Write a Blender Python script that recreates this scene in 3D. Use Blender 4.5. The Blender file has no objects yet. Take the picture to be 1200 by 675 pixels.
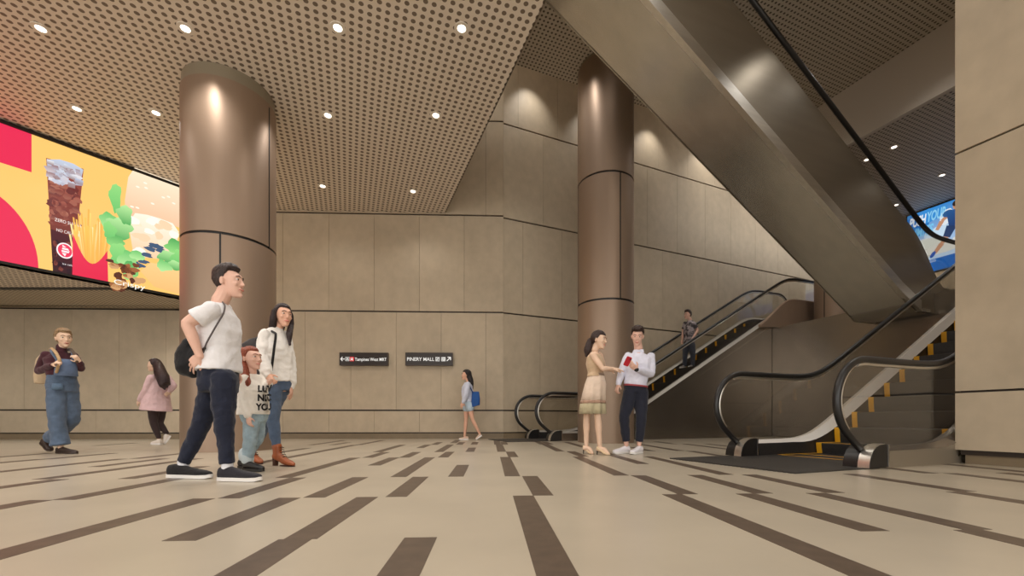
import bpy, math, random
import numpy as np
from mathutils import Vector, Matrix, noise
R = random.Random(7)
PI = math.pi
SC = bpy.context.scene
COL = SC.collection

# ------------------------------------------------------------------ camera frame measured from the photograph
F_, HZ, CAMH, CX = 495.0, 492.0, 0.49, 600.0
ANG = math.radians(21.3)          # plan direction of the escalators
CU, SU = math.cos(ANG), math.sin(ANG)
def P(u, v, z=0.0): return Vector((CU*u - SU*v, SU*u + CU*v, z))

# ------------------------------------------------------------------ materials
def lin(c):
    return tuple(((x/255)/12.92 if x/255 <= .04045 else ((x/255+.055)/1.055)**2.4) for x in c)
MATS = {}
def nodes_of(name):
    m = bpy.data.materials.new(name); m.use_nodes = True
    nt = m.node_tree; b = nt.nodes['Principled BSDF']
    return m, nt, b
def mat(name, rgb, rough=.5, metal=0., var=.0, vscale=6., bump=0., bscale=40., stretch=None, spec=None, coat=0., sheen=0.):
    if name in MATS: return MATS[name]
    m, nt, b = nodes_of(name); N, L = nt.nodes, nt.links
    c = lin(rgb)
    b.inputs['Base Color'].default_value = (*c, 1); b.inputs['Roughness'].default_value = rough
    b.inputs['Metallic'].default_value = metal
    if spec is not None: b.inputs['Specular IOR Level'].default_value = spec
    if coat: b.inputs['Coat Weight'].default_value = coat; b.inputs['Coat Roughness'].default_value = .15
    if sheen: b.inputs['Sheen Weight'].default_value = sheen
    if var or bump:
        tc = N.new('ShaderNodeTexCoord'); mp = N.new('ShaderNodeMapping')
        L.new(tc.outputs['Object'], mp.inputs['Vector'])
        if stretch: mp.inputs['Scale'].default_value = stretch
    if var:
        n = N.new('ShaderNodeTexNoise'); n.inputs['Scale'].default_value = vscale; n.inputs['Detail'].default_value = 5
        L.new(mp.outputs[0], n.inputs['Vector'])
        r = N.new('ShaderNodeValToRGB'); r.color_ramp.elements[0].position = .3; r.color_ramp.elements[1].position = .7
        r.color_ramp.elements[0].color = (*[x*(1-var) for x in c], 1); r.color_ramp.elements[1].color = (*[min(1, x*(1+var)) for x in c], 1)
        L.new(n.outputs['Fac'], r.inputs[0]); L.new(r.outputs[0], b.inputs['Base Color'])
    if bump:
        n2 = N.new('ShaderNodeTexNoise'); n2.inputs['Scale'].default_value = bscale; n2.inputs['Detail'].default_value = 4
        L.new(mp.outputs[0], n2.inputs['Vector'])
        bp = N.new('ShaderNodeBump'); bp.inputs['Strength'].default_value = bump; bp.inputs['Distance'].default_value = .01
        L.new(n2.outputs['Fac'], bp.inputs['Height']); L.new(bp.outputs[0], b.inputs['Normal'])
    MATS[name] = m
    return m
def emit(name, rgb, s):
    if name in MATS: return MATS[name]
    m, nt, b = nodes_of(name)
    b.inputs['Base Color'].default_value = (0, 0, 0, 1); b.inputs['Specular IOR Level'].default_value = 0
    b.inputs['Emission Color'].default_value = (*lin(rgb), 1); b.inputs['Emission Strength'].default_value = s
    MATS[name] = m
    return m
def screen_mat(name, s):
    """backlit screen: the picture's colours sit in a colour attribute and are what the screen gives off"""
    m, nt, b = nodes_of(name); N, L = nt.nodes, nt.links
    a = N.new('ShaderNodeVertexColor'); a.layer_name = 'Col'
    b.inputs['Base Color'].default_value = (0, 0, 0, 1); b.inputs['Roughness'].default_value = .4
    L.new(a.outputs['Color'], b.inputs['Emission Color']); b.inputs['Emission Strength'].default_value = s
    MATS[name] = m
    return m
def perforated(name, rgb, hole, pitch, dia, rib=False):
    m, nt, b = nodes_of(name); N, L = nt.nodes, nt.links
    tc = N.new('ShaderNodeTexCoord'); sp = N.new('ShaderNodeSeparateXYZ'); L.new(tc.outputs['Object'], sp.inputs[0])
    def mth(op, a, bb=None):
        n = N.new('ShaderNodeMath'); n.operation = op
        for i, v in enumerate((a, bb)):
            if v is None: continue
            if isinstance(v, (int, float)): n.inputs[i].default_value = v
            else: L.new(v, n.inputs[i])
        return n.outputs[0]
    fx = mth('SUBTRACT', mth('FRACT', mth('DIVIDE', sp.outputs['X'], pitch)), .5)
    fy = mth('SUBTRACT', mth('FRACT', mth('DIVIDE', sp.outputs['Y'], pitch)), .5)
    if rib: d = mth('ABSOLUTE', fx)
    else: d = mth('SQRT', mth('ADD', mth('MULTIPLY', fx, fx), mth('MULTIPLY', fy, fy)))
    ins = mth('LESS_THAN', d, dia/pitch/2)
    mx = N.new('ShaderNodeMix'); mx.data_type = 'RGBA'
    L.new(ins, mx.inputs['Factor']); mx.inputs['A'].default_value = (*lin(rgb), 1); mx.inputs['B'].default_value = (*lin(hole), 1)
    L.new(mx.outputs['Result'], b.inputs['Base Color']); b.inputs['Roughness'].default_value = .55
    bp = N.new('ShaderNodeBump'); bp.invert = True; bp.inputs['Strength'].default_value = .4; bp.inputs['Distance'].default_value = .01
    L.new(ins, bp.inputs['Height']); L.new(bp.outputs[0], b.inputs['Normal'])
    MATS[name] = m
    return m
def glass_mat():
    m, nt, b = nodes_of('clear_glass'); N, L = nt.nodes, nt.links
    N.remove(b); out = N['Material Output']
    t = N.new('ShaderNodeBsdfTransparent'); t.inputs[0].default_value = (.95, .945, .93, 1)
    g = N.new('ShaderNodeBsdfGlossy'); g.inputs['Roughness'].default_value = .03
    fr = N.new('ShaderNodeMapRange'); lw = N.new('ShaderNodeLayerWeight'); lw.inputs['Blend'].default_value = .5
    fr.inputs['From Min'].default_value = .3; fr.inputs['To Min'].default_value = .03; fr.inputs['To Max'].default_value = .28
    L.new(lw.outputs['Facing'], fr.inputs['Value'])
    mx = N.new('ShaderNodeMixShader')
    L.new(fr.outputs[0], mx.inputs[0]); L.new(t.outputs[0], mx.inputs[1]); L.new(g.outputs[0], mx.inputs[2])
    L.new(mx.outputs[0], out.inputs['Surface'])
    return m
def wall_mat(name, rgb):
    m, nt, b = nodes_of(name); N, L = nt.nodes, nt.links
    c = lin(rgb)
    tc = N.new('ShaderNodeTexCoord'); mp = N.new('ShaderNodeMapping'); mp.inputs['Scale'].default_value = (3, 3, 2.4)
    L.new(tc.outputs['Object'], mp.inputs[0])
    n = N.new('ShaderNodeTexNoise'); n.inputs['Scale'].default_value = 1.6; n.inputs['Detail'].default_value = 8
    L.new(mp.outputs[0], n.inputs['Vector'])
    n2 = N.new('ShaderNodeTexNoise'); n2.inputs['Scale'].default_value = .8; n2.inputs['Detail'].default_value = 3
    L.new(tc.outputs['Object'], n2.inputs['Vector'])
    gi = N.new('ShaderNodeNewGeometry')
    s1 = N.new('ShaderNodeMath'); s1.operation = 'ADD'; L.new(n.outputs['Fac'], s1.inputs[0]); L.new(n2.outputs['Fac'], s1.inputs[1])
    s2 = N.new('ShaderNodeMath'); s2.operation = 'MULTIPLY_ADD'; s2.inputs[1].default_value = .16
    L.new(gi.outputs['Random Per Island'], s2.inputs[0]); L.new(s1.outputs[0], s2.inputs[2])
    mr = N.new('ShaderNodeMapRange'); mr.inputs['From Min'].default_value = .75; mr.inputs['From Max'].default_value = 1.4
    L.new(s2.outputs[0], mr.inputs['Value'])
    mx = N.new('ShaderNodeMix'); mx.data_type = 'RGBA'
    mx.inputs['A'].default_value = (*[x*.88 for x in c], 1); mx.inputs['B'].default_value = (*[x*1.1 for x in c], 1)
    L.new(mr.outputs[0], mx.inputs['Factor']); L.new(mx.outputs['Result'], b.inputs['Base Color'])
    b.inputs['Roughness'].default_value = .5; b.inputs['Specular IOR Level'].default_value = .3
    MATS[name] = m
    return m

# ------------------------------------------------------------------ mesh builder
class MB:
    def __init__(s): s.v = []; s.f = []; s.m = []
    def add(s, vs, fs, mi=0):
        o = len(s.v); s.v += [tuple(x) for x in vs]
        s.f += [tuple(i+o for i in f) for f in fs]; s.m += [mi]*len(fs)
    def box(s, a, b, mi=0):
        x0, y0, z0 = a; x1, y1, z1 = b
        s.add([(x0,y0,z0),(x1,y0,z0),(x1,y1,z0),(x0,y1,z0),(x0,y0,z1),(x1,y0,z1),(x1,y1,z1),(x0,y1,z1)],
              [(0,3,2,1),(4,5,6,7),(0,1,5,4),(1,2,6,5),(2,3,7,6),(3,0,4,7)], mi)
    def prism(s, poly, a, b, axis='y', mi=0):
        """2D polygon swept between a and b along axis; axis y: poly is (x,z); axis z: poly is (x,y); axis x: (y,z)"""
        n = len(poly)
        def pt(p, t): return (p[0], t, p[1]) if axis == 'y' else ((p[0], p[1], t) if axis == 'z' else (t, p[0], p[1]))
        vs = [pt(p, a) for p in poly]+[pt(p, b) for p in poly]
        fs = [tuple(range(n)), tuple(range(2*n-1, n-1, -1))]+[(i, i+n, (i+1) % n+n, (i+1) % n) for i in range(n)]
        s.add(vs, fs, mi)
    def strip(s, top, bot, y0, y1, mi=0):
        """solid between two polylines of equal length in the x-z plane, from y0 to y1"""
        n = len(top)
        vs = [(x, y0, z) for x, z in top]+[(x, y0, z) for x, z in bot]+[(x, y1, z) for x, z in top]+[(x, y1, z) for x, z in bot]
        fs = []
        for i in range(n-1):
            a, b, c, d = i, n+i, 2*n+i, 3*n+i
            fs += [(a, b, b+1, a+1), (c, c+1, d+1, d), (a, a+1, c+1, c), (b, d, d+1, b+1)]
        fs += [(0, 2*n, 3*n, n), (n-1, 2*n-1, 4*n-1, 3*n-1)]
        s.add(vs, fs, mi)
    def rings(s, rings, caps=True, mi=0):
        n = len(rings[0]); vs = [p for r in rings for p in r]; fs = []
        for i in range(len(rings)-1):
            for j in range(n):
                k = (j+1) % n
                fs.append((i*n+j, i*n+k, (i+1)*n+k, (i+1)*n+j))
        if caps:
            fs.append(tuple(range(n-1, -1, -1))); o = (len(rings)-1)*n; fs.append(tuple(range(o, o+n)))
        s.add(vs, fs, mi)
    def lathe(s, prof, n=48, c=(0, 0), mi=0):
        rg = [[(c[0]+r*math.cos(2*PI*j/n), c[1]+r*math.sin(2*PI*j/n), z) for j in range(n)] for r, z in prof]
        s.rings(rg, True, mi)
    def tube(s, pts, rad, n=12, caps=True, mi=0, flat=None):
        """constant or per-point radius tube along points (dome ends when caps is 'dome')"""
        pts = [Vector(p) for p in pts]; m = len(pts)
        rad = [rad]*m if isinstance(rad, (int, float)) else list(rad)
        tang = []
        for i in range(m):
            t = pts[min(i+1, m-1)]-pts[max(i-1, 0)]
            tang.append(t.normalized() if t.length > 1e-9 else Vector((0, 0, 1)))
        t0 = tang[0]; ref = Vector((0, 0, 1)) if abs(t0.z) < .9 else Vector((1, 0, 0))
        a = t0.cross(ref).normalized(); rg = []
        if caps in ('dome', 'start'):
            pre = [(pts[0]-tang[0]*rad[0]*math.sin(q), rad[0]*math.cos(q), tang[0]) for q in (1.45, 1.0, .5)]
            post = [(pts[-1]+tang[-1]*rad[-1]*math.sin(q), rad[-1]*math.cos(q), tang[-1]) for q in (.5, 1.0, 1.45)]
            if caps == 'start': post = []
        else: pre = post = []
        seq = pre+list(zip(pts, rad, tang))+post
        for c, r, t in seq:
            a = (a-t*a.dot(t))
            a = a.normalized() if a.length > 1e-6 else t.orthogonal().normalized()
            b = t.cross(a)
            rg.append([c+a*(r*math.cos(2*PI*j/n))+b*(r*math.sin(2*PI*j/n)) for j in range(n)])
        s.rings(rg, True, mi)
    def chain(s, pts, rad, n=14, sub=5, mi=0, caps='dome'):
        """smooth tapering limb through points"""
        pts = [Vector(p) for p in pts]; q, rr = [], []
        m = len(pts)
        for i in range(m-1):
            p0, p1, p2, p3 = pts[max(i-1, 0)], pts[i], pts[i+1], pts[min(i+2, m-1)]
            for k in range(sub):
                t = k/sub
                # softened corners: half linear, half spline
                cr = .5*((2*p1)+(p2-p0)*t+(2*p0-5*p1+4*p2-p3)*t*t+(3*p1-p0-3*p2+p3)*t**3)
                q.append(cr*.5+(p1.lerp(p2, t))*.5); w = t*t*(3-2*t); rr.append(rad[i]*(1-w)+rad[i+1]*w)
        q.append(pts[-1]); rr.append(rad[-1])
        s.tube(q, rr, n, caps, mi)
    def ball(s, c, r, fr=None, n=16, m=10, mi=0):
        """ellipsoid; r = (rx,ry,rz) along frame fr (three vectors)"""
        c = Vector(c); r = (r, r, r) if isinstance(r, (int, float)) else r
        fr = fr or (Vector((1,0,0)), Vector((0,1,0)), Vector((0,0,1)))
        rg = []
        for i in range(m+1):
            ph = -PI/2+.04+(PI-.08)*i/m
            rg.append([c+fr[0]*(r[0]*math.cos(ph)*math.cos(2*PI*j/n))+fr[1]*(r[1]*math.cos(ph)*math.sin(2*PI*j/n))+fr[2]*(r[2]*math.sin(ph)) for j in range(n)])
        s.rings(rg, True, mi)
    def sections(s, secs, n=24, e=2.4, mi=0):
        """stack of super-elliptical sections: (centre, axis_a * half, axis_b * half)"""
        rg = []
        for c, a, b in secs:
            ring = []
            for j in range(n):
                t = 2*PI*j/n; ct, st = math.cos(t), math.sin(t)
                ring.append(Vector(c)+Vector(a)*math.copysign(abs(ct)**(2/e), ct)+Vector(b)*math.copysign(abs(st)**(2/e), st))
            rg.append(ring)
        s.rings(rg, True, mi)
    def build(s, name, mats, parent=None, smooth=None, loc=None, rotz=0.):
        me = bpy.data.meshes.new(name); me.from_pydata(s.v, [], s.f); me.update()
        mats = mats if isinstance(mats, (list, tuple)) else [mats]
        for m in mats: me.materials.append(m)
        me.polygons.foreach_set('material_index', s.m)
        o = bpy.data.objects.new(name, me); COL.objects.link(o)
        if parent: o.parent = parent
        if loc is not None: o.location = loc
        o.rotation_euler = (0, 0, rotz)
        import bmesh
        bm = bmesh.new(); bm.from_mesh(me); bmesh.ops.recalc_face_normals(bm, faces=bm.faces); bm.to_mesh(me); bm.free()
        if smooth == 'all':
            me.polygons.foreach_set('use_smooth', [True]*len(me.polygons))
        elif smooth:
            me.polygons.foreach_set('use_smooth', [True]*len(me.polygons)); me.set_sharp_from_angle(angle=math.radians(smooth))
        return o
def tag(o, label=None, cat=None, group=None, kind=None):
    if label: o['label'] = label
    if cat: o['category'] = cat
    if group: o['group'] = group
    if kind: o['kind'] = kind
    return o
def empty(name, loc=(0, 0, 0), rotz=0.):
    o = bpy.data.objects.new(name, None); o.empty_display_size = .2; COL.objects.link(o)
    o.location = loc; o.rotation_euler = (0, 0, rotz)
    return o
def struct(o): o['kind'] = 'structure'; return o
CLOUD = {}
def realise(o, voxel, smooth=3, disp=0., dscale=.08, dmid=.5):
    """union the overlapping pieces of one mesh into one continuous skin"""
    m = o.modifiers.new('r', 'REMESH'); m.mode = 'VOXEL'; m.voxel_size = voxel; m.use_smooth_shade = True
    if smooth:
        k = o.modifiers.new('s', 'SMOOTH'); k.factor = .5; k.iterations = smooth
    if disp:
        key = round(dscale, 3)
        if key not in CLOUD:
            t = bpy.data.textures.new('folds', 'CLOUDS'); t.noise_scale = dscale; t.noise_depth = 1; CLOUD[key] = t
        d = o.modifiers.new('d', 'DISPLACE'); d.texture = CLOUD[key]; d.strength = disp; d.mid_level = dmid; d.texture_coords = 'LOCAL'
    dg = bpy.context.evaluated_depsgraph_get(); dg.update()
    me = bpy.data.meshes.new_from_object(o.evaluated_get(dg)); old = o.data
    o.modifiers.clear(); me.name = o.name; o.data = me; bpy.data.meshes.remove(old)
    me.polygons.foreach_set('use_smooth', [True]*len(me.polygons))
    return o
FONT_N = [0]
def text_mesh(body, size, depth=.002, shear=0., bold=0., width=None, align='LEFT', mono=None, space=1.):
    c = bpy.data.curves.new('lettering', 'FONT'); c.body = body; c.size = size; c.extrude = depth; c.shear = shear; c.offset = bold
    c.align_x = align; c.space_line = .95; c.space_character = space; c.resolution_u = 3
    o = bpy.data.objects.new('lettering', c); COL.objects.link(o)
    dg = bpy.context.evaluated_depsgraph_get(); dg.update()
    me = bpy.data.meshes.new_from_object(o.evaluated_get(dg))
    bpy.data.objects.remove(o); bpy.data.curves.remove(c)
    vs = [v.co.copy() for v in me.vertices]; fs = [tuple(p.vertices) for p in me.polygons]
    bpy.data.meshes.remove(me)
    xs = [v.x for v in vs]
    if width:
        k = width/(max(xs)-min(xs)); x0 = min(xs)
        vs = [Vector(((v.x-x0)*k, v.y, v.z)) for v in vs]
    return vs, fs

# ------------------------------------------------------------------ shared materials
M_FLOOR = mat('pale_stone_floor', (184, 173, 154), .28, 0, .08, 1.3, spec=.45)
M_INLAY = mat('brown_stone_inlay', (92, 78, 66), .36, 0, .18, 14, spec=.4)
M_WALL = wall_mat('beige_stone_panel', (190, 174, 150))
M_JOINT = mat('dark_bronze_joint', (48, 37, 28), .5)
M_SKIRT = mat('beige_skirting', (128, 112, 88), .5, var=.06)
M_CEIL = perforated('perforated_ceiling', (224, 211, 195), (116, 101, 86), .11, .064)
M_CEIL2 = perforated('perforated_ceiling_fine', (200, 190, 175), (88, 78, 68), .085, .044)
M_CEIL3 = perforated('perforated_ceiling_upper_floor', (190, 178, 164), (72, 64, 56), .085, .045)
M_RIB = perforated('ribbed_ceiling', (214, 200, 176), (110, 97, 79), .11, .05, rib=True)
M_PLAIN = mat('plain_ceiling_board', (208, 198, 186), .6)
M_EDGE = mat('ceiling_edge', (176, 160, 140), .5)
M_BLACK = mat('black_trim', (20, 18, 17), .4)
M_COPPER = mat('copper_column_metal', (154, 132, 113), .44, .5, .05, 3, stretch=(1, 1, .15))
M_DARKMETAL = mat('dark_bronze_metal', (150, 141, 130), .24, .8, .07, 2)
M_STEEL = mat('brushed_steel', (226, 222, 214), .33, 1., .06, 3, stretch=(.3, 6, 6))
M_SOFFIT = mat('olive_brushed_metal', (208, 204, 194), .22, .85, .05, 2, stretch=(.3, 3, 3))
M_SIDE = mat('grey_brushed_metal', (160, 150, 134), .30, .8, .05, 2, stretch=(.3, 3, 3))
M_STRIP = mat('bright_steel_strip', (205, 200, 192), .22, 1.)
M_DECK = mat('satin_steel_deck', (238, 233, 226), .45, .25)
M_DECKDULL = mat('dull_steel_deck', (160, 154, 146), .45, .5)
M_RUBBER = mat('black_rubber', (30, 28, 27), .35, spec=.5)
M_TREAD = mat('dark_step_tread', (52, 50, 49), .45, .3, .12, 30)
M_YELLOW = mat('yellow_step_line', (226, 166, 28), .45)
M_PLATE = mat('dark_comb_plate', (66, 63, 60), .5, .4, .1, 60, bump=.3, bscale=150)
M_GLASS = glass_mat()
M_WHITE = mat('white_lettering', (238, 236, 230), .5)
M_LAMP = emit('downlight_glow', (255, 244, 228), 4.)

# ------------------------------------------------------------------ floor
FD = math.radians(2.9)
STRIPES = [(0.21,-2,1),(-0.29,-2,0),(0.34,1,2),(0.19,2,4),(0.3,4,5),(0.17,5,7),(0.14,7,9),(0.28,7,8),(-0.32,5,6),(-0.3,2,3),(-0.62,4,5),(-0.79,5,7),(-0.62,7,8),(-0.33,7,8),(-0.79,7.6,9),(-1.11,7,8),(-1.23,6,7),(-0.79,2,4),(-0.6,1,2),(-0.8,-2,0),(-0.78,0,1),(-1.26,0,1),(-1.78,-1,1),(-1.63,1,2),(-1.75,2,4),(-1.11,1,2),(-1.25,3,4),(-1.59,4,5),(-1.72,5,7),(-1.12,4,5),(-2.63,3,5),(-2.64,5,7),(-2.58,7,9),(-3.16,5,6),(-3.49,7,9),(-3.08,7,8),(-2.61,1,2),(-2.74,0,1),(-3.02,2,3),(-3.7,2,4),(-3.54,1,2),(-4.62,2,4),(-4.12,3,4),(-4.48,4,5),(-5.53,4,5),(-5.59,3,4),(-6.45,4,5),(2.1,2,4),(1.81,1,2),(1.3,1,2),(1.19,-2,1),(1.69,0,1),(2.31,1,2),(2.17,0,1),(2.12,-1,0),(3.25,1,2),(3.16,0,1),(4.03,2,3),(4.21,1,2),(5.02,2,3),(4.72,1,2),(1.15,2,4),(1.24,4,5),(1.69,3,5),(1.08,5,7),(1.19,7,8),(1.04,7,8.8),(1.67,6,8),(2.99,5,7),(3.95,5,7),(3.13,4,5),(4.39,6,7),(3.71,7,8),(2.52,5,6)]
for k in range(60):      # the paving goes on beyond the measured part
    x = R.uniform(-15, 10); r = R.randint(-8, 9); n = R.choice((1, 1, 2))
    if (-6.6 < x < 5.2 and r > -3) or (x > 3 and r > 3) or x > 7: continue
    STRIPES.append((round(x, 2), r, r+n))
mb = MB(); mb.box((-19, -9, -.12), (24, 20, 0), 0)
for x, a, b in STRIPES:
    mb.box((x-.067, 1.775+.945*a, -.002), (x+.067, 1.775+.945*b, .0012), 1)
struct(mb.build('floor', [M_FLOOR, M_INLAY], rotz=FD))

# ------------------------------------------------------------------ walls
ZB = 11.0
CORNER = Vector(((590-CX)/F_*ZB, ZB, 0))
def panel_wall(name, length, courses, phase, pw, mats, loc, rotz, back=.12, right_to_left=False, base=True):
    """panels in local x (0..length), facing -y; front face at y=0"""
    mb = MB(); g = .003; gh = .02
    z1 = courses[-1]
    mb.box((0, .035, 0), (length, back+.035, z1), 1)
    for i in range(len(courses)-1):
        a, b = courses[i]+gh, courses[i+1]-gh
        ph = phase[i % len(phase)]*pw; xs = [0.0]; x = ph if ph > .02 else pw
        while x < length-.05: xs.append(x); x += pw
        xs.append(length)
        for x0, x1 in zip(xs[:-1], xs[1:]):
            mb.box((x0+g, 0, a), (x1-g, .036, b), 0)
    if base: mb.box((0, .02, 0), (length, .036, courses[0]-.01), 2)
    return struct(mb.build(name, mats, loc=loc, rotz=rotz))
WB = math.radians(2.0)
zc = [.15, .735, 3.285, 5.80, 8.26, 10.6]
# back wall: built from the corner towards the left, local x = distance to the left end
LB = 18.6
d = Vector((math.cos(WB), math.sin(WB), 0))
pb = 1.155
ph = (LB % pb)/pb
px_off = lambda m: ((LB-m) % pb)/pb
panel_wall('wall_back', LB, zc, (px_off(1.02), px_off(.46), px_off(1.02), px_off(.46), px_off(1.02)), pb, [M_WALL, M_JOINT, M_SKIRT], CORNER-d*LB, WB)
WR = math.radians(23.3)
zr = [.15, .735, 3.275, 5.75, 8.21, 10.6]
panel_wall('wall_back_right', 26, zr, (.35, .9, .47, .98, .35), 1.19, [M_WALL, M_JOINT, M_SKIRT], CORNER, WR)
# pillar wall in the right foreground, facing the concourse: local x runs towards the viewer
mb = MB()
zp = [.155, .80, 3.48, 6.1, 8.3]
for a, b in zip(zp[:-1], zp[1:]):
    mb.box((6.38, -9.0, a+(.012 if a > .2 else 0)), (24, 2.62, b-.012), 0)  # unseen depth and length extended to keep the bright world out of glass reflections
mb.box((6.42, -9.0, .1), (24, 2.59, 8.3), 1)
mb.box((6.44, -9.0, 0), (24, 2.56, .16), 2)
struct(mb.build('wall_right', [M_WALL, M_JOINT, M_SKIRT], rotz=ANG))
# the far left end of the concourse and the wall behind the upper hall
mb = MB(); mb.box((-18.8, -3, 0), (-18.5, 10.6, 6)); struct(mb.build('wall_left', M_WALL))
mb = MB(); mb.box((24, -4, 3), (24.2, 11, 7)); struct(mb.build('wall_far', M_WALL, rotz=ANG))

# ------------------------------------------------------------------ ceilings
Z1, Z2, Z3, ZS = 5.85, 8.17, 6.85, 3.28
mb = MB()
# main ceiling in escalator axes, cut along u = 2.37, ending in front of the back wall
def uv(x, y): return (CU*x+SU*y, -SU*x+CU*y)
def wall_y(x): return CORNER.y+(x-CORNER.x)*math.tan(WB)
poly = [uv(-18.5, wall_y(-18.5)-.01)]
# intersection of the back wall with u = 2.37
xi = (2.37-SU*(CORNER.y-CORNER.x*math.tan(WB)))/(CU+SU*math.tan(WB))
poly.append(uv(xi, wall_y(xi)-.01))
poly += [(2.37, -6.5), uv(-18.5, -9)]
mb.prism(poly, Z1, Z1+.12, 'z', 0)
mb.box((2.352, -6.5, Z1+.0), (2.372, poly[1][1], Z2+.3), 1)
struct(mb.build('ceiling', [M_CEIL, M_EDGE], rotz=ANG))
mb = MB()
for a, b in (((2.38, -5), (10.78, 4.85)), ((5.0, 4.85), (10.78, 6.25)), ((2.38, 6.25), (10.78, 8.475))):
    mb.box((a[0], a[1], Z2), (b[0], b[1], Z2+.15))
struct(mb.build('ceiling_upper', M_CEIL2, rotz=ANG))
mb = MB(); mb.box((1.2, 8.2, 10.2), (26, 14, 10.4)); mb.box((2.38, 8.43, Z2+.15), (10.78, 8.475, 10.2)); struct(mb.build('ceiling_cove', M_PLAIN, rotz=ANG))
mb = MB(); mb.box((10.78, 2.64, Z3-.0), (10.86, 8.475, Z2+.15)); struct(mb.build('trim_1', M_PLAIN, rotz=ANG))
mb = MB(); mb.box((10.86, 2.64, Z3), (24, 8.475, Z3+.12)); struct(mb.build('ceiling_far', M_CEIL3, rotz=ANG))
# low soffit at the left, perforated in front and ribbed behind, with a dark track between
mb = MB()
mb.box((-18.5, 3.0, ZS), (-5.9, 8.93, ZS+.1), 0); mb.box((-18.5, 8.99, ZS), (-5.9, 10.72, ZS+.1), 1); mb.box((-18.5, 8.92, ZS+.03), (-5.9, 9.0, ZS+.12), 2)
# keep only the part behind the screen plane
SDIR = Vector((1.55, 2.15, 0)).normalized()
S0 = Vector((-9.1, 7.51, 0))
mb = MB()
def scr(t): return S0+SDIR*t
def cut(y): return scr((y-S0.y)/SDIR.y).x-.05
for y0, y1, mi, dz in ((4.0, 8.93, 0, 0), (8.99, 10.36, 1, 0), (8.90, 9.02, 2, -.02)):
    pl = [(-18.4, y0), (cut(y0), y0), (cut(y1), y1), (-18.4, y1)]
    mb.prism(pl, ZS+dz, ZS+.1, 'z', mi)
mb.prism([(-18.4, 10.36), (cut(10.36), 10.36), (cut(10.36)+.15, 10.57), (-18.4, 10.2)], ZS, ZS+.1, 'z', 1)
struct(mb.build('ceiling_low', [M_CEIL, M_RIB, M_BLACK]))

# ------------------------------------------------------------------ columns
def column(loc, r, z1, bands, seams, label, collar=.22):
    z1 -= loc[2]
    root = empty('column', loc); tag(root, label, 'column', 'copper clad round columns', 'thing')
    mb = MB(); zz = [0]+[b for b in bands if b < z1-collar]+[z1-collar]
    for a, b in zip(zz[:-1], zz[1:]):
        mb.lathe([(r, a+(.02 if a else 0)), (r, b-(.02 if b in bands else 0))], 96)
    mb.build('cladding', M_COPPER, root, 40)
    mb = MB(); mb.lathe([(r-.015, .01), (r-.015, z1-collar)], 64)
    for a, z0, zz1 in seams:
        c = Vector((math.cos(a), math.sin(a), 0)); t = Vector((-c.y, c.x, 0))
        p = c*(r-.02); q = c*(r+.003); w = t*.012
        mb.add([p-w+Vector((0,0,z0)), q-w+Vector((0,0,z0)), q+w+Vector((0,0,z0)), p+w+Vector((0,0,z0)),
                p-w+Vector((0,0,zz1)), q-w+Vector((0,0,zz1)), q+w+Vector((0,0,zz1)), p+w+Vector((0,0,zz1))],
               [(0,3,2,1),(4,5,6,7),(0,1,5,4),(1,2,6,5),(2,3,7,6),(3,0,4,7)])
    mb.build('seam_joint', M_BLACK, root, 40)
    mb = MB(); mb.lathe([(r-.02, z1-collar), (r-.02, z1-.002)], 96); mb.build('collar', mat('grey_collar', (150, 140, 120), .4, .4), root, 40)
    return root
C1 = Vector(((270-CX)/F_*6.95, 6.95, 0)); C2 = Vector(((709.5-CX)/F_*9.3, 9.3, 0))
def ang_at(c, r, px):
    """angle on the column where the sight line through px meets its near side"""
    dr = Vector(((px-CX)/F_, 1, 0)).normalized(); b = dr.dot(c); q = max(0, b*b-c.length_squared+r*r)
    p = dr*(b-math.sqrt(q))-c
    return math.atan2(p.y, p.x)
column(C1, .66, Z1, [3.3], [(ang_at(C1, .66, 315.5), 3.3, 5.6), (ang_at(C1, .66, 258), .0, 3.3)], 'thick copper column beside the long curved advert screen', .2)
column(C2, .605, Z2, [2.99, 5.62], [(ang_at(C2, .605, 727), 2.99, 5.62), (ang_at(C2, .605, 678), 2.99, 5.62)], 'tall copper column behind the couple, between the two escalators', .07)
C3 = P(13.2, 7.9); C3b = C3+Vector((0, 0, 3.135)); column(C3b, .605, Z3, [2.5], [(ang_at(C3, .605, 966), .0, 3.5)], 'copper column partly seen under the overhead escalator', .07)

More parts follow.
